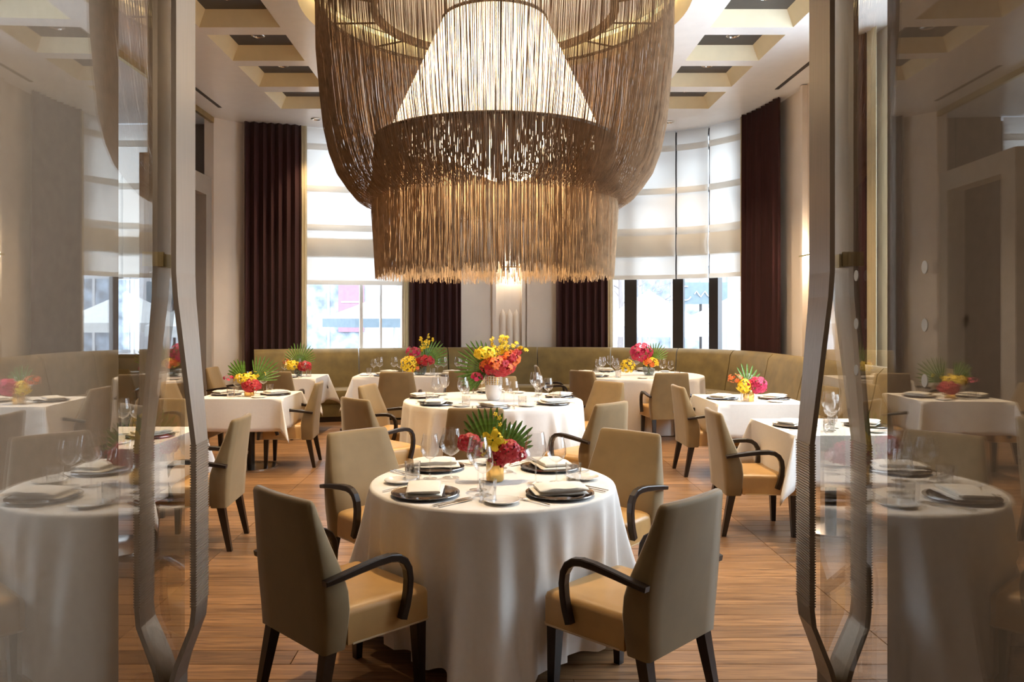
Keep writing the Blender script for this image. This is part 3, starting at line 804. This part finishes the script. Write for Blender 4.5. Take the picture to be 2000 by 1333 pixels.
def napkin_data():
    m = MB()
    def slab_(w0, l0, z0, z1, dx, dy, sk):
        n = 8; rings = []; h = (z1-z0)/2; zc = (z0+z1)/2
        for i in range(n+1):
            u = i/n; y = -l0/2+l0*u; end = min(1, 4*min(u, 1-u)+.35); hh = h*end; x0 = dx+sk*(u-.5); ring = []
            for q in range(12):
                a_ = 2*PI*q/12; cx_ = math.copysign(abs(math.cos(a_))**.35, math.cos(a_)); sz = math.copysign(abs(math.sin(a_))**.6, math.sin(a_))
                ring.append((x0+cx_*w0/2, dy+y, zc+sz*hh+.0015*math.sin(i*1.7+q)))
            rings.append(ring)
        m.loft(rings)
    slab_(.118, .200, .0, .014, .004, .004, .006); slab_(.112, .188, .010, .034, -.002, -.004, -.004)
    return m.data('napkin', 'napkin', True)
nap_d = napkin_data()
def fork_data():
    m = MB(); m.loft([[(-w_, y, z-.001), (w_, y, z-.001), (w_, y, z+.001), (-w_, y, z+.001)] for y, w_, z in ((-.095, .005, .003), (-.05, .0038, .005), (.02, .003, .006), (.045, .008, .005), (.06, .010, .004))])
    for k in range(4): m.box((-.0075+.005*k, .08, .005), (.002, .045, .0015))
    return m.data('fork', 'steel')
def knife_data():
    return MB().loft([[(-w_, y, z-.001), (w_+.003*(y > 0), y, z-.001), (w_+.003*(y > 0), y, z+.0015), (-w_, y, z+.0015)] for y, w_, z in ((-.11, .0055, .003), (-.06, .005, .004), (0, .0045, .004), (.01, .006, .0035), (.08, .006, .003), (.112, .001, .002))]).data('knife', 'steel')
fork_d = fork_data(); knife_d = knife_data()
def setting(ti, ex, ey, phi, seat, level=2, glasses=True, rnd_seed=0):
    """ex,ey: point on the table edge; phi: direction from table towards the sitter (deg)."""
    p = math.radians(phi); iv = Vector((-math.cos(p), -math.sin(p))); ru = Vector((-iv.y*-1, -iv.x)); ru = Vector((iv.y, -iv.x))
    rot = math.atan2(iv.y, iv.x)-PI/2; rd = random.Random(ti*31+int(phi)+rnd_seed)
    def P(u, v, z=TZ): return (ex+ru.x*u+iv.x*v, ey+ru.y*u+iv.y*v, z)
    tn = TN[ti]; g = lambda s_: f'{s_} on the {tn}'
    c = thing('charger_plate', f'dark charger plate with silver rim on the {tn}, {seat}', 'plate', P(0, .165), rot, g('charger plates'))
    inst('well', charger_c, c); inst('rim', charger_r, c)
    tag(inst('napkin', nap_d, None, P(rd.uniform(-.01, .01), .16, TZ+.012), (0, 0, rot+rd.uniform(.6, 1.1)), (1.35, 1.2, 1.15)), f'folded white napkin on the charger of the {tn}, {seat}', 'napkin', g('napkins'))
    if level >= 1:
        tag(inst('bread_plate', bread_d, None, P(-.29, .25)), f'small white bread plate on the {tn}, {seat}', 'plate', g('bread plates'))
        tag(inst('fork', fork_d, None, P(-.185, .16), (0, 0, rot)), f'steel fork on the {tn}, {seat}', 'fork', g('forks'))
        tag(inst('knife', knife_d, None, P(.185, .16), (0, 0, rot)), f'steel knife on the {tn}, {seat}', 'knife', g('knives'))
    if level >= 3:
        tag(inst('knife', knife_d, None, P(.215, .155), (0, 0, rot), (.9, .9, 1)), f'second outer steel knife on the {tn}, {seat}', 'knife', g('knives'))
    if glasses:
        def wine(u, v, s_, nm):
            q = thing('wine_glass', f'{nm} stemmed wine glass on the {tn}, {seat}', 'wine glass', P(u, v), 0, g('wine glasses')); q.scale = (s_,)*3
            inst('bowl', bowl_d, q); inst('stem', stem_d, q); inst('foot', foot_d, q)
        wine(.10, .40, 1.12, 'taller'); wine(.19, .345, 1.0, 'shorter')
        tag(inst('tumbler', tumb_d, None, P(.265, .30)), f'short clear tumbler on the {tn}, {seat}', 'tumbler', g('tumblers'))
def seat_round(ti, c, R, phi, seat, level=2, glasses=True):
    p = math.radians(phi); setting(ti, c[0]+R*math.cos(p), c[1]+R*math.sin(p), phi, seat, level, glasses)
for phi, s_ in ((225, 'near left seat'), (-45, 'near right seat'), (135, 'far left seat'), (45, 'far right seat')): seat_round(1, T1, .595, phi, s_, 3)
for phi, s_ in ((222, 'near left seat'), (168, 'far left seat'), (-90, 'nearest seat'), (-38, 'near right seat'), (16, 'far right seat'), (92, 'farthest seat')): seat_round(2, T2, .87, phi, s_, 2)
for ti in (3, 7, 8, 9):
    c, sx, sy, d = SQ[ti]
    setting(ti, c[0]-sx/2, c[1], 180, 'left seat', 1); setting(ti, c[0]+sx/2, c[1], 0, 'right seat', 1)
setting(4, T4[0], T4[1]-.41, -90, 'near seat', 1); setting(4, T4[0]-.41, T4[1]+.1, 180, 'left seat', 0)
for dx, s_ in ((-.45, 'near left seat'), (.45, 'near right seat')): setting(5, T5[0]+dx, T5[1]-.39, -90, s_, 1)
for dx, s_ in ((-.45, 'far left seat'), (.45, 'far right seat')): setting(5, T5[0]+dx, T5[1]+.39, 90, s_, 0)
for phi, s_ in ((172, 'left seat'), (212, 'near left seat'), (-72, 'near right seat'), (70, 'far right seat'), (120, 'far left seat')): seat_round(6, T6, .90, phi, s_, 1)
setting(10, T10[0], T10[1]-.40, -90, 'near seat', 0)

# ------------------------------------------------------------------ vases and flowers
def blossom(name, m, n=5, curl=.35):
    mb_ = MB()
    for k in range(n):
        a = 2*PI*k/n; ca, sa = math.cos(a), math.sin(a); rows = []
        for r, w_, z in ((.08, .05, .02), (.45, .30, .10*curl*4), (.8, .27, .05), (1.0, .06, -.12)):
            rows.append([(r*ca-x*sa, r*sa+x*ca, z+abs(x)*.3) for x in (-w_, 0, w_)])
        mb_.grid(rows)
    me = mb_.data(name, m, True)
    me.materials.append(MATS['flower_eye'])
    return me
BL = {'y': blossom('yellow_orchid', 'petal_yellow', 5), 'r': blossom('red_blossom', 'petal_red', 6), 'o': blossom('orange_blossom', 'petal_orange', 6), 'm': blossom('magenta_blossom', 'petal_magenta', 6)}
BN = {'y': 'yellow_orchid', 'r': 'red_blossom', 'o': 'orange_blossom', 'm': 'magenta_blossom'}
def leaflet_data():
    rows = []
    for t, w_ in ((0, .004), (.3, .010), (.65, .0125), (.9, .009), (1, .002)):
        z = -.10*t*t
        rows.append([(-w_, t, z+.012), (0, t, z), (w_, t, z+.012)])
    return MB().grid(rows).data('leaflet', 'leaf', True)
LF = leaflet_data()
def fan(parent, base, L, tilt, spread, n, yaw=0, lean=-.15):
    """palm fan in the x-z plane seen from the camera; tilt: deg from vertical (+ right)."""
    e = bpy.data.objects.new('palm_leaf', None); COL.objects.link(e); e.parent = parent; e.location = base
    e.rotation_euler = (lean, math.radians(tilt), math.radians(yaw))
    rd = random.Random(int(L*1000)+n)
    for k in range(n):
        a = math.radians(-spread/2+spread*k/(n-1)); l = L*(1-.22*abs(2*k/(n-1)-1)**2)*rd.uniform(.93, 1.05)
        o = inst('leaflet', LF, e, (0, rd.uniform(-.004, .004), 0)); o.scale = (max(.8, L/.25)*(.62 if n >= 11 else .95), l, l)
        o.rotation_mode = 'XYZ'
        M = Matrix.Rotation(a, 4, 'Y') @ Matrix.Rotation(PI/2, 4, 'X')
        o.rotation_euler = M.to_euler()
def cluster(parent, kind, c, rad, n, size, seed=0):
    rd = random.Random(seed+n)
    for k in range(n):
        g = PI*(3-math.sqrt(5)); z = 1-2*(k+.5)/n; r = math.sqrt(1-z*z); d = Vector((r*math.cos(g*k+seed), r*math.sin(g*k+seed), z))
        q = Vector((c[0]+d.x*rad[0], c[1]+d.y*rad[1], c[2]+d.z*rad[2]))
        kd = rd.choice(kind)
        o = inst(BN[kd], BL[kd], parent, q, None, size*rd.uniform(.8, 1.2))
        o.rotation_euler = (d+Vector((rd.uniform(-.3, .3), rd.uniform(-.3, .3)-.2, rd.uniform(-.2, .4)))).to_track_quat('Z', 'Y').to_euler()
def spray(parent, kind, p0, p1, n, size, seed=0):
    rd = random.Random(seed); a, b = Vector(p0), Vector(p1); bend = Vector((0, 0, -.25*(b-a).length))
    pts = [a.lerp(b, t/8)-bend*(4*(t/8)*(1-t/8))*.5 for t in range(9)]
    MB().tube(pts, .002, 4).build('stem', 'leaf', parent)
    for k in range(n):
        t = .35+.65*k/max(n-1, 1); q = a.lerp(b, t)-bend*(4*t*(1-t))*.5 + Vector((rd.uniform(-.02, .02), rd.uniform(-.02, .02), rd.uniform(-.015, .015)))
        o = inst(BN[kind], BL[kind], parent, q, (rd.uniform(.6, 1.8), rd.uniform(-.6, .6), rd.uniform(-.8, .8)), size*rd.uniform(.75, 1.15))
def gold_vase(x, y, r, h, label):
    n = 48; rings = []
    for z, k in ((0, .92), (.006, 1.0), (h-.004, 1.0), (h, .98)):
        rings.append([(r*k*(1+.02*math.cos(16*2*PI*i/n))*math.cos(2*PI*i/n), r*k*(1+.02*math.cos(16*2*PI*i/n))*math.sin(2*PI*i/n), z) for i in range(n)])
    m = MB().loft(rings, False); m.face(list(reversed(rings[0])))
    v = tag(m.build('vase', 'gold', None, True, (x, y, TZ)), label, 'vase')
    MB().lathe([(r*.97, h-.004), (r*.9, h-.02), (.001, h-.02)], 24).build('inner_wall', 'dark_brown', v)
    return v
def glass_vase(x, y, r, h, label):
    v = thing('vase', label, 'vase', (x, y, TZ))
    MB().lathe([(.001, .004), (r*.7, .004), (r, h*.45), (r*.95, h), (r*.9, h), (r*.95, h*.45), (r*.66, .01), (.001, .01)], 28).build('bowl', 'smoke_glass', v, True)
    m = MB()
    for k in range(7): a = k*.9; m.tube([(r*.3*math.cos(a), r*.3*math.sin(a), .015), (-r*.5*math.cos(a), -r*.5*math.sin(a), h)], .003, 5)
    m.build('stems', 'leaf', v)
    return v
def bouquet(x, y, z, label): return thing('flower_arrangement', label, 'flowers', (x, y, z))
# T1
gold_vase(T1[0]+.012, T1[1], .043, .105, 'ribbed gold vase in the centre of the front round table')
b = bouquet(T1[0]+.012, T1[1], TZ+.10, 'red and yellow flowers with palm fan on the front round table')
fan(b, (-.02, .03, .02), .25, -12, 70, 10); fan(b, (.03, .03, .02), .21, 42, 66, 9)
cluster(b, 'r', (.055, 0, .045), (.065, .05, .05), 26, .030, 3); cluster(b, 'r', (-.13, .01, .085), (.05, .035, .04), 16, .026, 5)
cluster(b, 'r', (.12, .02, .03), (.03, .03, .03), 8, .026, 9); cluster(b, 'r', (-.06, .01, .05), (.05, .03, .03), 8, .022, 11)
cluster(b, 'r', (.01, -.02, .0), (.035, .03, .025), 10, .022, 8)
cluster(b, 'y', (-.005, -.02, .098), (.022, .02, .025), 4, .050, 2); cluster(b, 'y', (.03, -.01, .085), (.02, .02, .012), 2, .036, 4)
cluster(b, 'y', (-.06, 0, .045), (.03, .02, .01), 3, .02, 6); spray(b, 'y', (0, .02, .1), (.02, .02, .22), 4, .014, 3)
# T2: white footed vase with gold lattice
v = thing('vase', 'white vase with gold lattice collar on the middle round table', 'vase', (T2[0]+.005, T2[1]-.08, TZ))
MB().lathe([(.001, 0), (.05, 0), (.062, .012), (.080, .07), (.083, .12), (.082, .15)], 32).build('body', 'vase_white', v, True)
MB().lathe([(.082, .15), (.082, .24)], 32).build('collar', 'gold', v, True)
m = MB()
for k in range(20): a = 2*PI*k/20; m.box((.0835*math.cos(a), .0835*math.sin(a), .195), (.004, .004, .09), a)
for k in range(6): m.tube([(.084*math.cos(2*PI*i/28), .084*math.sin(2*PI*i/28), .155+.0165*k) for i in range(28)], .002, 4, True)
m.build('lattice', 'vase_white', v)
b = bouquet(T2[0]+.005, T2[1]-.08, TZ+.23, 'tall red, orange and yellow flowers in the white vase on the middle round table')
fan(b, (-.05, .02, .06), .36, -72, 130, 16); fan(b, (-.06, .04, .05), .30, -120, 50, 6)
cluster(b, 'rro', (.04, -.02, .10), (.17, .12, .085), 46, .042, 3); cluster(b, 'ro', (.17, -.02, .17), (.08, .07, .07), 20, .040, 7)
cluster(b, 'm', (-.16, -.02, .0), (.05, .04, .035), 8, .032, 9); cluster(b, 'o', (.03, -.08, .14), (.10, .05, .04), 14, .036, 12)
cluster(b, 'y', (-.08, -.03, .225), (.10, .07, .05), 18, .042, 5); cluster(b, 'r', (.23, -.02, .24), (.04, .04, .02), 6, .03, 2)
for (x1, z1, n_) in ((-.02, .37, 7), (.09, .40, 9), (.14, .38, 8), (.32, .27, 12), (.22, .32, 9), (.10, .30, 8)): spray(b, 'y', (.04, 0, .15), (x1, .02, z1), n_, .024, n_+int(x1*100))
# T3
gold_vase(T3[0]+.03, T3[1]-.15, .048, .10, 'gold vase on the left middle square table')
b = bouquet(T3[0]+.03, T3[1]-.15, TZ+.09, 'red and yellow orchids with two palm fans on the left middle square table')
fan(b, (.06, .03, .07), .28, 38, 100, 11); fan(b, (-.05, .03, .06), .27, -38, 60, 8)
cluster(b, 'y', (-.04, -.01, .09), (.10, .06, .04), 16, .036, 3); cluster(b, 'r', (.03, -.03, .02), (.085, .06, .055), 22, .036, 5); cluster(b, 'y', (.06, .02, .13), (.10, .05, .03), 7, .026, 8); cluster(b, 'm', (-.20, 0, .10), (.06, .02, .02), 6, .022, 9)
# T4
glass_vase(T4[0]+.10, T4[1], .06, .11, 'small glass vase on the back left corner table')
b = bouquet(T4[0]+.10, T4[1], TZ+.09, 'yellow and red flowers under an upright palm fan on the back left corner table')
fan(b, (.0, .03, .08), .30, 2, 150, 17); cluster(b, 'y', (-.08, -.03, .06), (.09, .06, .055), 16, .040, 3); cluster(b, 'r', (.09, -.03, .05), (.085, .06, .06), 16, .040, 5); cluster(b, 'o', (-.17, 0, .12), (.04, .03, .03), 5, .026, 7)
# T5
glass_vase(T5[0]+.02, T5[1]-.05, .095, .15, 'round glass vase on the long banquette table')
b = bouquet(T5[0]+.02, T5[1]-.05, TZ+.13, 'cascading yellow and red flowers with palm fan on the long banquette table')
fan(b, (.08, .03, .06), .36, 52, 100, 13); fan(b, (.05, .05, .1), .26, 10, 60, 7)
cluster(b, 'y', (-.14, -.03, .02), (.12, .08, .11), 34, .042, 3); cluster(b, 'r', (.07, -.03, .07), (.12, .07, .06), 22, .042, 5); cluster(b, 'm', (-.10, .0, .20), (.10, .05, .06), 14, .034, 7); cluster(b, 'o', (-.05, -.06, -.02), (.08, .04, .05), 8, .032, 8)
for (x1, z1, n_) in ((.02, .40, 8), (.12, .42, 9), (.18, .38, 7), (.08, .33, 6)): spray(b, 'y', (.02, 0, .10), (x1, .02, z1), n_, .022, n_+int(x1*100))
# T6
glass_vase(T6[0]+.12, T6[1]-.15, .085, .15, 'grey glass vase on the round table by the right window')
b = bouquet(T6[0]+.12, T6[1]-.15, TZ+.13, 'magenta, orange and yellow flowers on the round table by the right window')
fan(b, (.07, .03, .08), .27, 28, 110, 12); cluster(b, 'm', (-.10, 0, .19), (.15, .09, .12), 36, .042, 3); cluster(b, 'yyo', (.02, -.05, .05), (.10, .06, .055), 18, .042, 5); cluster(b, 'y', (-.30, -.04, .0), (.10, .06, .09), 26, .030, 7)
# T7
gold_vase(T7[0]-.07, T7[1]-.22, .05, .11, 'gold vase on the right middle square table')
b = bouquet(T7[0]-.07, T7[1]-.22, TZ+.10, 'magenta and yellow flowers with upright leaves on the right middle square table')
fan(b, (0, .03, .05), .22, 4, 90, 7); cluster(b, 'm', (.08, -.02, .06), (.085, .06, .07), 26, .034, 3); cluster(b, 'y', (-.05, -.03, .05), (.05, .05, .06), 10, .042, 5); cluster(b, 'o', (-.13, 0, .12), (.07, .03, .035), 10, .026, 7)
# T9, T10
b = tag(fan_holder := thing('flower_arrangement', 'palm fan and greenery on the side room table', 'flowers', (T10[0]+.1, T10[1], TZ)), 'palm fan and greenery on the side room table', 'flowers')
MB().lathe([(.001, 0), (.05, 0), (.055, .1), (.05, .12)], 24).build('pot', 'vase_white', b, True); fan(b, (0, 0, .10), .34, 0, 140, 15); cluster(b, 'm', (-.08, -.02, .08), (.06, .04, .04), 8, .035, 2)

# ------------------------------------------------------------------ chandelier
ZR = 1.55+1.70          # inner ring height
CH = thing('chandelier', 'huge string chandelier with glowing cone shade over the middle round table', 'chandelier', (CCX, CCY, 0))
def ring_pts(R, z, n=72): return [(R*math.cos(2*PI*k/n), R*math.sin(2*PI*k/n), z) for k in range(n)]
MB().tube(ring_pts(1.71, HC+.02), .018, 6, True).build('outer_ring', 'ring_brown', CH, True)
o = MB(); N = 72
o.loft([[((1.17+a)*math.cos(2*PI*k/N), (1.17+a)*math.sin(2*PI*k/N), HC-.02+b_) for a, b_ in ((-.03, -.035), (.03, -.035), (.03, .035), (-.03, .035))] for k in list(range(N))+[0]], False)
o.build('upper_ring', 'ring_brown', CH)
for k in range(14):
    a = 2*PI*(k+.5)/14; MB().tube([(1.17*math.cos(a), 1.17*math.sin(a), HC-.02), (1.71*math.cos(a), 1.71*math.sin(a), HC+.02)], .011, 5).build('spoke', 'ring_brown', CH)
MB().tube(ring_pts(1.16, ZR), .016, 6, True).build('inner_ring', 'ring_brown', CH, True)
cone = MB().lathe([(1.06, ZR+.02-.02), (.50, 1.55+2.90)], 72).build('lamp_shade', 'lamp_shade', CH, True); cone['label'] = 'glowing cream cone shade'
MB().tube(ring_pts(.50, 1.55+2.90, 48), .02, 6, True).build('shade_rim', 'ring_brown', CH, True)
for k in range(4):
    a = PI/2*k+.4; MB().tube([(.5*math.cos(a), .5*math.sin(a), 4.45), (.5*math.cos(a), .5*math.sin(a), HC+.3)], .008, 5).build('hanger', 'ring_brown', CH)
gd = MB(); n1 = 14
gd.lathe([(max(.001, .20*math.sin(PI*i/n1)), -.20*math.cos(PI*i/n1)) for i in range(n1+1)], 24)
gdata = gd.data('globe', 'globe_glow', True)
for (x, y, z) in ((.03, -.35, 3.02), (-.33, -.1, 3.22), (.30, -.15, 3.30), (-.15, .35, 3.2), (.25, .35, 3.15)):
    g = inst('globe', gdata, CH, (x, y, z)); MB().tube([(0, 0, .19), (0, 0, 1.2)], .006, 5).build('cord', 'ring_brown', g)
# lamps in the gaps below and above the globes
for k in range(3):
    a = 2*PI*k/3+.5; lamp('globe_lamp', 'POINT', (.34*math.cos(a), .34*math.sin(a), 3.55), P_GLOBE, WARM2, CH, shadow_soft_size=.12)
lamp('globe_lamp', 'POINT', (0.0, 0.0, 2.80), P_GLOBE*0.35, WARM, CH, shadow_soft_size=.15)
def strings(name, m, count, prof, jit, rad, seed, lenjit=0):
    rd = random.Random(seed); v = []; f = []
    for i in range(count):
        a = 2*PI*(i+rd.uniform(-.45, .45))/count; r = rad*rd.uniform(.75, 1.25); k = rd.uniform(-jit, jit); zj = rd.uniform(-1, 1)*lenjit; tw = rd.uniform(-.012, .012)
        b0 = len(v); npf = len(prof)
        for q, (R, z) in enumerate(prof):
            t = q/(npf-1); aa = a + tw*math.sin(PI*t)
            Rk = R + k*math.sin(PI*min(1, t*1.02)); zz = z + (zj if (q == npf-1 and lenjit) else 0) + (k*1.2*math.sin(PI*t) if not lenjit else 0)
            c_, s_ = math.cos(aa), math.sin(aa)
            for e in range(3):
                x = Rk + r*math.cos(2*PI*e/3); yv = r*math.sin(2*PI*e/3)
                v.append((x*c_-yv*s_, x*s_+yv*c_, zz))
        for q in range(npf-1):
            for e in range(3):
                g = (e+1) % 3; f.append((b0+q*3+e, b0+q*3+g, b0+q*3+3+g, b0+q*3+3+e))
    mb_ = MB(); mb_.v = v; mb_.f = f
    o_ = mb_.build(name, m, CH); o_['kind'] = 'stuff'; return o_
Z = lambda h: 1.55+h
U = [(1.71, Z(3.0)), (1.69, Z(2.5)), (1.64, Z(2.05)), (1.60, Z(1.75)), (1.54, Z(1.50)), (1.47, Z(1.32)), (1.38, Z(1.19)), (1.29, Z(1.13)), (1.22, Z(1.14)), (1.18, Z(1.22)), (1.165, Z(1.38)), (1.16, Z(1.70))]
st = strings('string_curtain', 'string_brown', 1700, U, .05, .0026, 4); st['label'] = 'brown string curtain looping up to the inner ring'
fr = strings('string_fringe', 'string_light', 1600, [(1.15, ZR), (1.15, Z(1.0)), (1.15, Z(.42))], .045, .0028, 9, .05); fr['label'] = 'straight hanging string fringe'

# ------------------------------------------------------------------ glass doors
def door(side):
    sg = -1 if side == 'left' else 1
    x0, zf, zn = (.726, 1.969, 1.0) if side == 'left' else (.781, 1.965, 1.0)
    al = math.atan(.0332)
    X = lambda y: sg*(x0+.0332*y)
    t = thing('glass_door', f'{"left" if sg < 0 else "right"} frameless glass door leaf standing open', 'door', (X(zf), zf, 0), 0)
    # local: u along the leaf towards the hinge (-y), normal +x
    L = math.hypot(zf-zn, X(zf)-X(zn)); dirv = Vector((X(zn)-X(zf), zn-zf, 0)).normalized(); nrm = Vector((1, 0, 0)) if abs(dirv.x) < 1e-6 else Vector((-dirv.y, dirv.x, 0))
    if nrm.x < 0: nrm = -nrm
    ang = math.atan2(nrm.y, nrm.x)
    t.rotation_euler = (0, 0, ang)   # local x = normal, local y = towards the room
    g = MB().box((0, -L/2, 1.41), (.010, L, 2.78)).build('glass_leaf', 'door_glass', t)
    yh = -(zf-1.90)
    for s_ in (-1, 1):
        path = [(2.74, .027, .130), (1.66, .027, .130), (1.60, .030, .125), (1.30, .060, .092), (1.243, .066, .086), (.84, .066, .086), (.80, .062, .088), (.70, .024, .10), (.655, .012, .105), (.50, .012, .105)]
        rings = []
        for h, o_, dp in path:
            xx = s_*o_*(1.0 if s_ == -sg else 1.05)
            rings.append([(xx-.006, yh-dp/2, h), (xx+.006, yh-dp/2, h), (xx+.006, yh+dp/2, h), (xx-.006, yh+dp/2, h)])
        hd = MB().loft(rings).build('handle', 'nickel', t)
        m = MB()
        for k in range(62):
            h = .85+k*.0064; xx = s_*.066*(1.0 if s_ == -sg else 1.05)
            m.box((xx, yh, h), (.0165, .088, .0030))
        m.build('grip_ribs', 'nickel', hd)
    for h in (1.69, 2.55):
        for s_ in (-1, 1): MB().box((s_*.017, yh, h), (.016, .034, .032)).build('standoff', 'brass', t)
    MB().box((sg*.02, yh-.067, 1.69), (.05, .006, .034)).build('clamp_plate', 'brass', t)
    if side == 'right':
        for yy in (1.755, 1.46):
            for h in (1.646, 1.536, 1.43):
                rings = [[(x, -(zf-yy)+.0105*math.cos(2*PI*k/20), h+.0125*math.sin(2*PI*k/20)) for k in range(20)] for x in (-.0065, -.0055)]
                MB().loft(rings).build('frosted_dot', 'dot_frost', t)
    for h in (.03, 2.81): MB().box((0, -L/2, h), (.03, L, .06)).build('rail', 'nickel', t)
    MB().lathe([(.02, 0), (.02, 2.84)], 12, (0, -L+.03, 0)).build('pivot', 'nickel', t)
door('left'); door('right')

# ------------------------------------------------------------------ outside
gr = MB().box((0, 24, -.12), (60, 22.4, .1)).build('ground_outside', 'paving'); struct(gr, 'pale paving outside the windows')
bl = thing('building', 'pale stone shop building across the street', 'building', (0, 27, 0))
MB().box((0, 1.5, 7), (50, 3, 14)).build('wall', 'facade', bl)
k = 0
for x in range(-22, 23, 4):
    for (z, h) in ((1.6, 2.8), (6.2, 2.4), (10.2, 2.4)):
        wv = MB().box((x+.3, -.02, z), (2.3, .10, h)).build('window', 'facade', bl)
        MB().box((x+.3, -.09, z), (2.05, .06, h-.25)).build('pane', 'facade_glass', wv)
        MB().box((x+.3, -.13, z), (.08, .05, h-.25)).build('glazing_bar', 'facade', wv)
    MB().box((x-1.5, -.15, 7), (.5, .3, 14)).build('pilaster', 'facade', bl)
MB().box((0, -.2, 3.6), (50, .4, .5)).build('cornice', 'facade', bl)
MB().box((-4.9, -.16, 1.9), (.9, .05, 1.7)).build('poster', 'poster_red', bl)
for zz in (1.5, 2.1): MB().box((-4.9, -.19, zz), (.7, .02, .05)).build('poster_line', 'facade', bl)
sg_ = thing('shop_sign', 'blue grey shop sign with white script seen through the right window', 'sign', (6.0, 22, 1.9))
MB().box((0, 0, .35), (1.5, .06, .62)).build('board', 'parasol_band', sg_)
m = MB(); m.tube([(-.45+.35*math.cos(a)*.5, -.05, .35+.2*math.sin(a)) for a in [1.2+k*.35 for k in range(14)]], .02, 5)
m.tube([(-.2+.06*k, -.05, .32+.08*math.sin(k*1.6)) for k in range(12)], .02, 5); m.build('script', 'facade', sg_)
MB().tube([(0, .03, -1.9), (0, .03, .05)], .04, 8).build('post', 'frame_dark', sg_)
def parasol(x, y, z, R, label, band):
    t = thing('parasol', label, 'parasol', (x, y, -.07), 0, 'parasols on the terrace')
    n = 8
    rings = [[(r*math.cos(2*PI*k/n+.39), r*math.sin(2*PI*k/n+.39), zz) for k in range(n)] for r, zz in ((.03, z+.75), (R*.5, z+.36), (R, z))]
    MB().loft(rings, False).build('canopy', 'parasol', t)
    rings = [[(R*math.cos(2*PI*k/n+.39), R*math.sin(2*PI*k/n+.39), zz) for k in range(n)] for zz in (z, z-.22)]
    MB().loft(rings, False).build('valance', 'parasol_band' if band else 'parasol', t)
    MB().tube([(0, 0, 0), (0, 0, z+.78)], .03, 8).build('pole', 'frame_white', t)
    MB().lathe([(.001, 0), (.3, 0), (.3, .06), (.04, .1)], 16).build('base', 'frame_dark', t)
parasol(-5.6, 16.6, 1.5, 1.5, 'white parasol outside at the left edge of the left window', False)
parasol(-2.6, 20.5, 1.6, 1.9, 'white parasol with dark valance outside the left window', True)
parasol(3.4, 16.6, 1.45, 1.3, 'white parasol outside the left bay of the right window', False)
parasol(6.3, 19.5, 1.5, 1.6, 'white parasol outside the middle bay of the right window', False)
def bare_tree(x, y, label):
    t = thing('tree', label, 'tree', (x, y, -.07)); rd = random.Random(int(x*10)); m = MB()
    MB().tube([(0, 0, 0), (.05, 0, 1.8), (0, .05, 3.4)], [.11, .08, .05], 7).build('trunk', 'bark', t)
    def br(p, d, L, r, k):
        q = p+d*L; m.tube([p, p.lerp(q, .5)+Vector((rd.uniform(-.06, .06), 0, rd.uniform(-.05, .05))), q], [r, r*.8, r*.55], 4)
        if k > 0:
            for _ in range(3): br(q if rd.random() < .6 else p.lerp(q, .6), (d+Vector((rd.uniform(-.8, .8), rd.uniform(-.8, .8), rd.uniform(-.35, .6)))).normalized(), L*.68, r*.55, k-1)
    for k in range(7): a = k*.9; br(Vector((0, 0, 1.7+.28*k)), Vector((math.cos(a), math.sin(a), .5)).normalized(), 1.0, .035, 3)
    m.build('branches', 'bark', t)
bare_tree(7.2, 16.5, 'bare tree outside the right bay of the right window'); bare_tree(4.0, 24, 'bare tree by the shops outside the right window')
